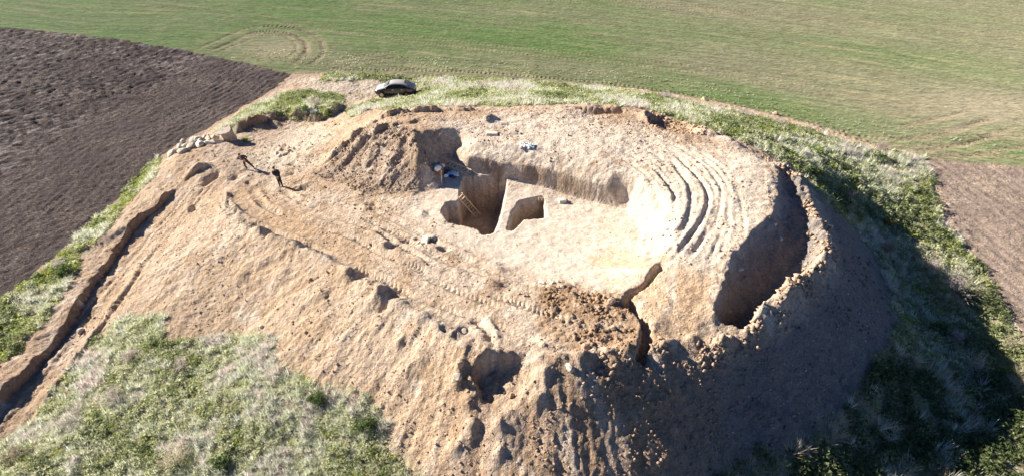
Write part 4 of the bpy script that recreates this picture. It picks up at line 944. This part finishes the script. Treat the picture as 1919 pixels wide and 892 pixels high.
for px, py, s, gs, lb in [(1496,520,.42,5.4,'white stone at the inner foot of the outer berm'),(1387,506,.36,5.2,'pale stone just below the lit edge of the shelf'),(1463,448,.3,5.3,'white stone in the middle of the shaded hollow'),(1452,421,.3,5.5,'white stone at the top of the shaded hollow'),(1365,585,.4,4.5,'brown lump at the bottom of the shaded hollow'),
        (1668,524,.3,.9,'left white stone in the shaded weeds below the berm'),(1712,531,.34,.6,'right white stone in the shaded weeds below the berm'),(1681,729,.28,.8,'pale stone at the foot of the dark right flank')]:
    stone(px, py, (s, s * .75, s * .7), M_BROWNST if 'brown' in lb else M_LIMEW, lb, group=HS, guess=gs)
for px, py, s, gs, lb, mi in [(1147,566,.42,6.1,'brown lump of soil casting a shadow behind the clod heap',3),(1096,652,.5,6.3,'brown boulder on the front rim below the clod heap',3),(871,622,.4,6.0,'grey lump at the edge of the working road above the front hollow',2),(862,682,.55,5.9,'upright lump of earth on the slope left of the front hollow',3),(858,708,.5,5.4,'pale lump of earth under the upright one left of the front hollow',0),
        (958,742,.35,4.8,'rounded lump at the lip of the front hollow',3),(1068,690,.5,6.3,'grey boulder sitting on the front rim right of the hollow',2),(1150,615,.35,6.2,'brown stone among the clods near the gully',3),(152,620,.5,.4,'grey stone on the ramp at the foot of the bank',2),(490,612,.22,2.6,'small white stone on the bare slope above the weeds',1),(550,280,.3,3.0,'grey stone above the small heap',2)]:
    stone(px, py, (s, s * .8, s * .8), MS[mi], lb, group='loose lumps and stones', guess=gs)

# ------------------------------------------------------------------ ladders, stake, things left on site
M_WOOD = plain('weathered timber', (.52, .42, .30), .8, var=.25, scale=14)
M_WOODD = plain('grey timber', (.36, .28, .20), .8, var=.25, scale=14)
def bar_bm(bm, a, b, w, h, upv=Vector((0, 0, 1))):
    a = Vector(a); b = Vector(b); d = (b - a).normalized(); s = d.cross(upv)
    if s.length < .05: s = d.cross(Vector((1, 0, 0)))
    s.normalize(); u = s.cross(d)
    vs = [bm.verts.new(p + s * i * w / 2 + u * j * h / 2) for p in (a, b) for i, j in ((-1, -1), (1, -1), (1, 1), (-1, 1))]
    for f in ((0, 1, 2, 3), (7, 6, 5, 4), (0, 4, 5, 1), (1, 5, 6, 2), (2, 6, 7, 3), (3, 7, 4, 0)): bm.faces.new([vs[k_] for k_ in f])
def bar(name, a, b, w, h, m, parent=None):
    bm = bmesh.new(); bar_bm(bm, a, b, w, h); bmesh.ops.recalc_face_normals(bm, faces=bm.faces[:])
    me = bpy.data.meshes.new(name); bm.to_mesh(me); bm.free(); return link(name, me, m, parent)
def ladder(A, B, side, width, rungs, m, label, group='timber ladders on the dig', name='ladder'):
    A = Vector(A); B = Vector(B); e = empty(name, B); s = (Vector(side) - (B - A).normalized() * Vector(side).dot((B - A).normalized())).normalized() * width / 2
    for q in (-1, 1): bar('rail', A - B + s * q, s * q, .075, .06, m, e)
    for k_ in range(rungs):
        c_ = (A - B) * ((k_ + .6) / rungs); bar('rung', c_ - s, c_ + s, .04, .05, m, e)
    return tag(e, label, 'ladder', group)
a = at(862, 366, 5.35); b = at(896, 406, 2.5)
ladder((a[0], a[1], 5.35), (b[0], b[1], 2.55), (.75, .65, 0), .42, 9, M_WOOD, 'wooden ladder leaning down into the deep pit')
pa, pb = spot(841, 311, 5.6), spot(880, 328, 5.4)
lift = max(float(ground(*(pa.lerp(pb, t)).xy)) - pa.lerp(pb, t).z for t in [k_ / 20 for k_ in range(21)]) + .10
ladder(pa + Vector((0, 0, lift)), pb + Vector((0, 0, lift)), (.15, 1, .35), .5, 6, M_WOOD, 'pale wooden ladder lying on the slope beside the bags')
a = at(1013.5, 371, 5.15); b = at(1008, 404, 3.15)
ladder((a[0], a[1], 5.2), (b[0], b[1], 3.15), (1, .1, 0), .26, 7, M_WOODD, 'narrow ladder standing in the small pit right of the baulk')
p = spot(828, 346, 5.0)
o = bar('marker_stake', (0, 0, -.1), (.02, 0, 1.15), .05, .05, M_WOOD); o.location = p; tag(o, 'thin pale stake standing upright below the pile of bags', 'stake')

def blob(name, p, dims, m, label, cat, seed, fold=.25, rz=0.0, group='bags and gear left beside the ladder', flatten=.0):
    """soft slumped bag or cloth with folds"""
    rng = random.Random(seed); bm = bmesh.new(); bmesh.ops.create_icosphere(bm, subdivisions=3, radius=1.0)
    ph = [rng.uniform(0, 6) for _ in range(6)]
    for v in bm.verts:
        c_ = v.co; t = math.atan2(c_.y, c_.x)
        k_ = 1 + fold * (.5 * math.sin(3 * t + ph[0] + 2 * c_.z) + .35 * math.sin(7 * t + ph[1] - 3 * c_.z) + .25 * math.sin(9 * c_.x + ph[2]) * math.cos(8 * c_.y + ph[3]))
        zz = c_.z * (1 + fold * .5 * math.sin(5 * c_.x + ph[4]) * math.cos(5 * c_.y + ph[5]))
        zz = max(zz, -.55)
        v.co = Vector((c_.x * k_ * dims[0] / 2, c_.y * k_ * dims[1] / 2, (zz + .55) / 1.55 * dims[2]))
    me = bpy.data.meshes.new(name); bm.to_mesh(me); bm.free()
    o = link(name, me, m, smooth=True); o.location = p; o.rotation_euler = (0, 0, rz); return tag(o, label, cat, group)
M_SACKW = plain('white plastic sack', (.72, .74, .72), .5, var=.1, scale=5); M_NAVY = plain('navy cloth', (.03, .045, .09), .9, var=.3, scale=6)
M_TARP = plain('light blue tarpaulin', (.42, .55, .62), .5, var=.15, scale=5); M_ORANGE = plain('orange plastic', (.55, .19, .05), .5); M_BROWNC = plain('brown cloth', (.16, .09, .05), .9, var=.2, scale=6)
def gear(px, py, g=5.5): return spot(px, py, g)
blob('sack', gear(820,319), (.55,.5,.42), M_SACKW, 'white plastic sack at the upper left of the gear pile', 'sack', 1)
blob('sack', gear(829,315), (.42,.4,.34), M_SACKW, 'smaller white sack behind the larger one in the gear pile', 'sack', 2)
blob('cloth_bundle', gear(833,322), (.4,.36,.34), M_BROWNC, 'brown cloth bundle in the middle of the gear pile', 'bundle', 3)
blob('cloth_bundle', gear(839,325), (.5,.4,.3), M_NAVY, 'dark navy jacket crumpled in the gear pile', 'jacket', 4, .4)
blob('tarpaulin', gear(849,327), (1.0,.6,.2), M_TARP, 'pale blue tarpaulin folded beside the ladder', 'tarpaulin', 5, .35, -.3)
blob('cloth_bundle', gear(848,333), (.55,.35,.22), M_NAVY, 'dark navy cloth lying below the blue tarpaulin', 'cloth', 6, .4, -.3)
blob('sack', gear(836,331), (.4,.3,.2), M_SACKW, 'flat white bag at the lower edge of the gear pile', 'bag', 7, .35)
# bucket
def bucket(p, m, label):
    e = empty('bucket', p); bm = bmesh.new(); r0 = []; prof = [(.10, 0), (.14, .26), (.15, .27), (.125, .26), (.09, .02)]
    rings = [[bm.verts.new((r * math.cos(k_ * math.pi / 8), r * math.sin(k_ * math.pi / 8), z_)) for k_ in range(16)] for r, z_ in prof]
    for a_, b_2 in zip(rings, rings[1:]):
        for k_ in range(16): bm.faces.new((a_[k_], a_[(k_ + 1) % 16], b_2[(k_ + 1) % 16], b_2[k_]))
    bm.faces.new(rings[-1]); bm.faces.new(rings[0][::-1]); me = bpy.data.meshes.new('pail'); bm.to_mesh(me); bm.free(); link('pail', me, m, e, True)
    bm = bmesh.new(); pr = None
    for k_ in range(9):
        t = k_ / 8 * math.pi; q = Vector((.15 * math.cos(t), .06 + .05 * math.sin(t), .27 + .10 * math.sin(t)))
        if pr is not None: bar_bm(bm, pr, q, .012, .012)
        pr = q
    me = bpy.data.meshes.new('handle'); bm.to_mesh(me); bm.free(); link('handle', me, M_NAVY, e)
    e.rotation_euler = (.2, .3, .4); return tag(e, label, 'bucket')
bucket(gear(823,325), M_ORANGE, 'orange bucket standing against the white sack')
# crumpled sheet and small tools on the shelf
p = spot(985, 273, 7.2)
def sheet(name, p, w, d, m, label, seed):
    n = 14; rng = np.random.default_rng(seed); gx, gy = np.meshgrid(np.linspace(-.5, .5, n), np.linspace(-.5, .5, n))
    f = fbm(gx * 6 + seed, gy * 6, 3, 500 + seed)
    V = np.stack([gx * w + .12 * f, gy * d * (1 + .3 * gx) + .1 * fbm(gx * 4, gy * 4 + seed, 2, 511), .06 + .22 * np.abs(f)], -1).reshape(-1, 3)
    ii = np.arange(n * n).reshape(n, n); F = np.stack([ii[:-1, :-1], ii[:-1, 1:], ii[1:, 1:], ii[1:, :-1]], -1).reshape(-1, 4)
    V[:, 2] += ground(V[:, 0] + p.x, V[:, 1] + p.y) - p.z
    o = link(name, np_mesh(name, V, F), m); so = o.modifiers.new('thickness', 'SOLIDIFY'); so.thickness = .008; o.location = p
    return tag(o, label, 'plastic sheet', 'sheets on the shelf')
sheet('plastic_sheet', p, .75, .5, M_SACKW, 'crumpled white plastic sheet in the middle of the upper shelf', 1)
sheet('plastic_sheet', spot(995, 275, 7.2), .5, .4, M_TARP, 'pale blue plastic sheet right of the white one on the shelf', 2)
def shovel(p, rz, label):
    e = empty('shovel', p + Vector((0, 0, .05)), rz); bar('shaft', (0, 0, .03), (1.15, 0, .06), .04, .04, M_WOODD, e)
    bm = bmesh.new(); vs = [bm.verts.new(q) for q in ((0, -.11, .03), (0, .11, .03), (-.2, .12, .02), (-.32, 0, .03), (-.2, -.12, .02), (-.15, 0, .0))]
    for f in ((0, 1, 5), (1, 2, 5), (2, 3, 5), (3, 4, 5), (4, 0, 5)): bm.faces.new([vs[k_] for k_ in f])
    bmesh.ops.solidify(bm, geom=bm.faces[:], thickness=.01); me = bpy.data.meshes.new('blade'); bm.to_mesh(me); bm.free(); link('blade', me, plain('dull steel', (.16, .16, .17), .5, .7), e)
    return tag(e, label, 'shovel')
shovel(spot(982, 280, 7.2), .25, 'shovel with a wooden shaft lying below the crumpled sheet')

# ------------------------------------------------------------------ people
def person(name, foot, joints, edges, radii, matof, mats, label, hair_r, rz=0.0, seed=0):
    """one skinned body; joints in metres from the ground point between the feet"""
    joints = dict(joints); backv = joints.pop('back', (0, .015, 0))
    me = bpy.data.meshes.new('body'); names = list(joints); V = [joints[n] for n in names]
    me.from_pydata(V, [(names.index(a), names.index(b)) for a, b in edges], [])
    ob = bpy.data.objects.new('body_build', me); COL.objects.link(ob)
    sk = ob.modifiers.new('skin', 'SKIN'); sk.use_smooth_shade = True; sub_ = ob.modifiers.new('sub', 'SUBSURF'); sub_.levels = 1; sub_.render_levels = 1
    for i, n in enumerate(names):
        r = radii[n]; me.skin_vertices[0].data[i].radius = r if isinstance(r, tuple) else (r, r)
        me.skin_vertices[0].data[i].use_root = (n == 'pelvis')
    dg = bpy.context.evaluated_depsgraph_get(); out = bpy.data.meshes.new_from_object(ob.evaluated_get(dg)); out.name = 'body'
    bpy.data.objects.remove(ob); bpy.data.meshes.remove(me)
    e = empty('person', foot, rz)
    out.materials.clear()
    o = link('body', out, mats, e, True)
    J = np.array(V); jm = [matof(n) for n in names]
    for pg in out.polygons: pg.material_index = jm[int(np.argmin(((J - np.array(pg.center)) ** 2).sum(1)))]
    hd = Vector(joints['head']); tp = Vector(joints['crown']); 
    bm = bmesh.new(); bmesh.ops.create_icosphere(bm, subdivisions=2, radius=1.0)
    for v in list(bm.verts):
        if v.co.z < -.25 and v.co.y < .2: v.co = v.co * .8
        v.co = Vector((v.co.x * hair_r, v.co.y * hair_r * 1.12, v.co.z * hair_r))
    mh = bpy.data.meshes.new('hair'); bm.to_mesh(mh); bm.free(); h = link('hair', mh, mats[4], e, True); h.location = hd + (tp - hd) * .55 + Vector(backv)
    return tag(e, label, 'person', 'people on the left platform')
def hand(j, ed, rd, tag_, wrist, d, side):
    """palm and five bent fingers rooted in it"""
    d = Vector(d).normalized(); w = Vector(wrist); s = Vector(side).normalized()
    palm = w + d * .07; j['palm' + tag_] = tuple(palm); ed.append(('wrist' + tag_, 'palm' + tag_)); rd['palm' + tag_] = (.035, .018)
    for k_, (off, L) in enumerate(((-.03, .065), (-.01, .075), (.01, .07), (.03, .055))):
        a = palm + d * .035 + s * off; b = a + d * L * .6 + Vector((0, -.012, -.008)); c_ = b + d * L * .4 + Vector((0, -.02, -.01))
        for nm, q in (('fa', a), ('fb', b), ('fc', c_)): j[f'{nm}{k_}{tag_}'] = tuple(q); rd[f'{nm}{k_}{tag_}'] = .009
        ed += [('palm' + tag_, f'fa{k_}{tag_}'), (f'fa{k_}{tag_}', f'fb{k_}{tag_}'), (f'fb{k_}{tag_}', f'fc{k_}{tag_}')]
    a = w + d * .03 + s * -.045; b = a + d * .04 + s * -.015
    j['th0' + tag_] = tuple(a); j['th1' + tag_] = tuple(b); rd['th0' + tag_] = .011; rd['th1' + tag_] = .009
    ed += [('palm' + tag_, 'th0' + tag_), ('th0' + tag_, 'th1' + tag_)]
def make_figure(pose, handd):
    j = dict(pose); ed = [('pelvis', 'waist'), ('waist', 'chest'), ('chest', 'neck'), ('neck', 'head'), ('head', 'crown'), ('head', 'nose')]; rd = dict(pelvis=(.20, .155), waist=(.19, .15), chest=(.22, .165), neck=.065, head=(.09, .105), crown=(.075, .085), nose=.022)
    for t in 'lr':
        ed += [('chest', 'shoulder' + t), ('shoulder' + t, 'elbow' + t), ('elbow' + t, 'wrist' + t), ('pelvis', 'hip' + t), ('hip' + t, 'knee' + t), ('knee' + t, 'ankle' + t), ('ankle' + t, 'toe' + t)]
        rd.update({'shoulder' + t: .095, 'elbow' + t: .07, 'wrist' + t: .042, 'hip' + t: .125, 'knee' + t: .09, 'ankle' + t: .065, 'toe' + t: (.05, .035)})
        hand(j, ed, rd, t, j['wrist' + t], handd[t][0], handd[t][1])
    return j, ed, rd
def matof(n):
    if n in ('head', 'crown', 'nose', 'neck') or n.startswith(('palm', 'f', 'th')): return 0
    if n.startswith(('pelvis', 'hip', 'knee')): return 2
    if n.startswith(('toe', 'ankle')): return 3
    return 1
M_SKIN = plain('skin', (.42, .26, .18), .6); M_BLACK = plain('black jacket', (.016, .017, .022), .8, var=.3, scale=9); M_BLKT = plain('black trousers', (.014, .014, .018), .8); M_SHOE = plain('dark shoes', (.03, .022, .018), .6); M_HAIR = plain('dark hair', (.012, .010, .010), .6)
M_BRJ = plain('dark brown jacket', (.055, .045, .045), .85, var=.3, scale=9); M_BRT = plain('brown trousers', (.05, .033, .026), .85)
B_POSE = dict(pelvis=(-.03, .0, .95), waist=(-.08, .0, 1.12), chest=(-.13, -.0, 1.34), neck=(-.19, -.02, 1.53), head=(-.23, -.04, 1.64), crown=(-.24, -.03, 1.72), nose=(-.27, -.14, 1.63),
    shoulderl=(-.33, -.03, 1.42), elbowl=(-.38, -.02, 1.15), wristl=(-.20, -.03, 1.0), shoulderr=(.07, .02, 1.44), elbowr=(.14, .02, 1.17), wristr=(.04, -.02, 1.02),
    hipl=(-.12, 0, .90), kneel=(-.07, -.03, .50), anklel=(-.05, .0, .09), toel=(-.08, -.17, .045), hipr=(.07, 0, .90), kneer=(.10, -.02, .50), ankler=(.14, .03, .09), toer=(.17, -.14, .045), back=(0, .03, 0))
j, ed, rd = make_figure(B_POSE, dict(l=((.7, .25, -.3), (0, -1, 0)), r=((-.7, .25, -.3), (0, -1, 0))))
person('person', spot(526, 350, 3.3), j, ed, rd, matof, [M_SKIN, M_BLACK, M_BLKT, M_SHOE, M_HAIR], 'person in black clothes standing with hands at the waist on the platform', .105)
A_POSE = dict(pelvis=(.05, .05, .84), waist=(-.02, .02, 1.0), chest=(-.12, -.04, 1.2), neck=(-.20, -.10, 1.36), head=(-.25, -.16, 1.45), crown=(-.27, -.17, 1.53), nose=(-.29, -.26, 1.42),
    shoulderl=(-.30, -.02, 1.27), elbowl=(-.52, -.05, 1.05), wristl=(-.16, -.02, .93), shoulderr=(.06, -.04, 1.30), elbowr=(.30, .02, 1.16), wristr=(.16, -.02, .96),
    hipl=(-.05, .04, .80), kneel=(-.04, -.04, .44), anklel=(.06, .0, .09), toel=(.03, -.17, .045), hipr=(.16, .06, .80), kneer=(.40, .06, .46), ankler=(.60, .13, .11), toer=(.66, -.03, .05), back=(.02, .03, 0))
j, ed, rd = make_figure(A_POSE, dict(l=((.8, .3, -.2), (0, -1, 0)), r=((-.8, .3, -.2), (0, -1, 0))))
person('person', spot(462, 318, 3.0), j, ed, rd, matof, [M_SKIN, M_BRJ, M_BRT, M_SHOE, M_HAIR], 'person in brown clothes bending with legs apart beside the rubble pile', .105)

# ------------------------------------------------------------------ the parked car
M_PAINT = plain('black paint with pale glare', (.022, .024, .03), .3, .2, .5, coat=.5)
ns_, ln_ = M_PAINT.node_tree.nodes, M_PAINT.node_tree.links; b_ = ns_['Principled BSDF']       # pale sky glare painted into the colour of what faces up
ge = nd(ns_, 'ShaderNodeNewGeometry'); sx = nd(ns_, 'ShaderNodeSeparateXYZ'); ln_.new(ge.outputs['Normal'], sx.inputs[0])
up_ = nd(ns_, 'ShaderNodeMapRange'); up_.inputs[1].default_value = .55; up_.inputs[2].default_value = .95; up_.inputs[4].default_value = .8; ln_.new(sx.outputs['Z'], up_.inputs[0])
mx_ = nd(ns_, 'ShaderNodeMix', data_type='RGBA'); mx_.inputs[6].default_value = (.022, .024, .03, 1); mx_.inputs[7].default_value = (.52, .49, .45, 1); ln_.new(up_.outputs[0], mx_.inputs[0]); ln_.new(mx_.outputs[2], b_.inputs['Base Color'])
M_GLASS = plain('dark car glass', (.02, .028, .04), .08, 0, .6); M_GLAREGLASS = plain('glare tinted glass', (.24, .24, .24), .35, 0, .5); M_TYRE = plain('tyre rubber', (.02, .02, .02), .85); M_RIM = plain('alloy rim', (.45, .45, .46), .35, .8); M_TRIM = plain('black trim', (.01, .01, .011), .5)  # the paler car glass has sky glare painted into its colour
M_HEADL = plain('headlight glass', (.6, .62, .65), .1, .3); M_TAILL = plain('red tail light', (.35, .02, .02), .2); M_PLATE = plain('number plate white', (.7, .7, .68), .5); M_CHROME = plain('bright metal', (.7, .7, .72), .2, 1.0)
def car(loc, rz, label):
    e = empty('parked_car', loc, rz)
    # stations along the length (front is +x): x, half width, shoulder height, roof height or None, roof half width
    st = [(-2.22,.72,.78,.80,.60),(-2.12,.82,.92,.98,.66),(-1.80,.87,.97,1.10,.64),(-1.45,.885,.96,1.26,.60),(-.95,.89,.95,1.40,.59),(-.4,.895,.94,1.44,.60),(.15,.895,.93,1.44,.60),(.55,.895,.92,1.36,.61),(.95,.89,.90,1.13,.66),(1.22,.885,.88,.97,.70),(1.6,.87,.82,.90,.68),(1.95,.82,.74,.81,.62),(2.15,.72,.66,.70,.52),(2.24,.55,.52,.54,.40)]
    bm = bmesh.new(); rings = []
    for x_, w, zs, zt, wr_ in st:
        zb = .22 if abs(x_) < 2.0 else .32
        half = [(.0, zb), (w * .86, zb), (w * .97, zb + .14), (w, (zb + zs) / 2 + .05), (w * .965, zs), (wr_ + (w - wr_) * .12, zs + (zt - zs) * .80), (wr_ * .8, zt - .02), (0, zt)]
        ring = [bm.verts.new((x_, y_, z_)) for y_, z_ in half] + [bm.verts.new((x_, -y_, z_)) for y_, z_ in half[-2:0:-1]]
        rings.append(ring)
    n = len(rings[0])
    for a_, b_2 in zip(rings, rings[1:]):
        for k_ in range(n): bm.faces.new((a_[k_], b_2[k_], b_2[(k_ + 1) % n], a_[(k_ + 1) % n]))
    bm.faces.new(rings[0]); bm.faces.new(rings[-1][::-1]); bmesh.ops.recalc_face_normals(bm, faces=bm.faces[:])
    me = bpy.data.meshes.new('body'); bm.to_mesh(me); bm.free(); body = link('body', me, M_PAINT, e, True)
    sb = body.modifiers.new('sub', 'SUBSURF'); sb.levels = 1; sb.render_levels = 1
    def S(x_):   # interpolated station
        for p0, p1 in zip(st, st[1:]):
            if p0[0] <= x_ <= p1[0]:
                t = (x_ - p0[0]) / (p1[0] - p0[0]); return [u + (v_ - u) * t for u, v_ in zip(p0, p1)]
    def panel(name, pts, m, parent=e, off=.012):
        c_ = sum((Vector(q) for q in pts), Vector()) / len(pts); nrm = (Vector(pts[1]) - Vector(pts[0])).cross(Vector(pts[2]) - Vector(pts[0])).normalized()
        if nrm.dot(c_ - Vector((0, 0, .6))) < 0: nrm = -nrm
        bm = bmesh.new(); f = bm.faces.new([bm.verts.new(Vector(q) + nrm * off) for q in pts]); bmesh.ops.solidify(bm, geom=[f], thickness=.02)
        bmesh.ops.recalc_face_normals(bm, faces=bm.faces[:]); me = bpy.data.meshes.new(name); bm.to_mesh(me); bm.free(); return link(name, me, m, parent)
    def side(x_, t, s):
        _, w, zs, zt, wr_ = S(x_); y0, z0 = w * .965, zs; y1, z1 = wr_ + (w - wr_) * .12, zs + (zt - zs) * .80
        return (x_, s * (y0 + (y1 - y0) * t + .0), z0 + (z1 - z0) * t)
    for s in (1, -1):
        panel('side_window', [side(1.0, .08, s), side(.62, .86, s), side(.05, .9, s), side(-.02, .08, s)], M_GLASS)
        panel('side_window', [side(-.08, .08, s), side(-.03, .9, s), side(-.75, .86, s), side(-.95, .08, s)], M_GLASS)
        panel('side_window', [side(-1.0, .1, s), side(-.82, .84, s), side(-1.12, .72, s), side(-1.45, .12, s)], M_GLASS)
        for hx in (.12, -.86):
            q = side(hx, 0, s); bar('door_handle', (q[0] - .09, q[1] + s * .012, q[2] - .10), (q[0] + .09, q[1] + s * .012, q[2] - .10), .03, .025, M_CHROME, e)
        # mirror
        q = side(.88, .05, s); bm = bmesh.new(); bmesh.ops.create_icosphere(bm, subdivisions=2, radius=1.0)
        for v in bm.verts: v.co = Vector((v.co.x * .06, v.co.y * .11, v.co.z * .075))
        me = bpy.data.meshes.new('mirror'); bm.to_mesh(me); bm.free(); mo = link('mirror', me, M_CHROME if s < 0 else M_PAINT, e, True); mo.location = (q[0], q[1] + s * .12, q[2] + .06)
        # lights
        panel('headlight', [(2.16, s * .40, .62), (2.20, s * .40, .52), (1.98, s * .80, .58), (1.90, s * .80, .70)], M_HEADL, off=.02)
        panel('tail_light', [(-2.20, s * .45, .80), (-2.23, s * .45, .66), (-2.06, s * .83, .66), (-2.02, s * .83, .86)], M_TAILL, off=.02)
        bar('side_moulding', (-1.0, s * .905, .45), (1.0, s * .905, .45), .02, .05, M_TRIM, e)
        for wx_ in (1.38, -1.34):
            bm = bmesh.new(); bmesh.ops.create_cone(bm, cap_ends=True, segments=24, radius1=.37, radius2=.37, depth=.03, matrix=Matrix.Rotation(math.pi / 2, 4, 'X')); me = bpy.data.meshes.new('wheel_arch'); bm.to_mesh(me); bm.free()
            ao = link('wheel_arch', me, M_TRIM, e); ao.location = (wx_, s * .892, .36)
            we = empty('wheel', (wx_, s * .86, .32)); we.parent = e
            bm = bmesh.new(); pr = [(.20, .10), (.29, .105), (.325, .07), (.325, -.07), (.29, -.105), (.20, -.10)]
            rs = [[bm.verts.new((r * math.cos(k_ * math.pi / 14), y_, r * math.sin(k_ * math.pi / 14))) for k_ in range(28)] for r, y_ in pr]
            for a_, b_2 in zip(rs, rs[1:] + rs[:1]):
                for k_ in range(28): bm.faces.new((a_[k_], a_[(k_ + 1) % 28], b_2[(k_ + 1) % 28], b_2[k_]))
            bmesh.ops.recalc_face_normals(bm, faces=bm.faces[:]); me = bpy.data.meshes.new('tyre'); bm.to_mesh(me); bm.free(); link('tyre', me, M_TYRE, we, True)
            bm = bmesh.new()
            bmesh.ops.create_cone(bm, cap_ends=True, segments=20, radius1=.07, radius2=.05, depth=.05, matrix=Matrix.Translation((0, s * .085, 0)) @ Matrix.Rotation(-s * math.pi / 2, 4, 'X'))
            for k_ in range(5):
                t = k_ * 2 * math.pi / 5 + .3; bar_bm(bm, (.04 * math.cos(t), s * .08, .04 * math.sin(t)), (.205 * math.cos(t), s * .085, .205 * math.sin(t)), .05, .03, Vector((0, 1, 0)))
            bmesh.ops.create_cone(bm, cap_ends=True, segments=24, radius1=.205, radius2=.205, depth=.02, matrix=Matrix.Translation((0, s * .05, 0)) @ Matrix.Rotation(math.pi / 2, 4, 'X'))
            me = bpy.data.meshes.new('rim'); bm.to_mesh(me); bm.free(); link('rim', me, M_RIM, we)
    panel('windscreen', [(1.16, .60, .985), (1.16, -.60, .985), (.60, -.50, 1.345), (.60, .50, 1.345)], M_GLAREGLASS, off=.03)
    panel('rear_window', [(-1.76, .52, 1.12), (-1.76, -.52, 1.12), (-1.08, -.46, 1.365), (-1.08, .46, 1.365)], M_GLAREGLASS, off=.03)
    panel('grille', [(2.215, .32, .56), (2.215, -.32, .56), (2.25, -.30, .44), (2.25, .30, .44)], M_TRIM, off=.03)
    panel('number_plate', [(-2.235, .26, .60), (-2.235, -.26, .60), (-2.235, -.26, .49), (-2.235, .26, .49)], M_PLATE, off=.02)
    bar('bumper', (-2.22, -.66, .42), (-2.22, .66, .42), .08, .14, M_TRIM, e)
    return tag(e, label, 'car')
p = spot(742, 179, .7)
co = car(p, math.pi - .02, 'dark car with sky glare painted pale on its roof parked where the track meets the grass'); co.scale = (.97, 1.0, 1.12); co.location.z += .04
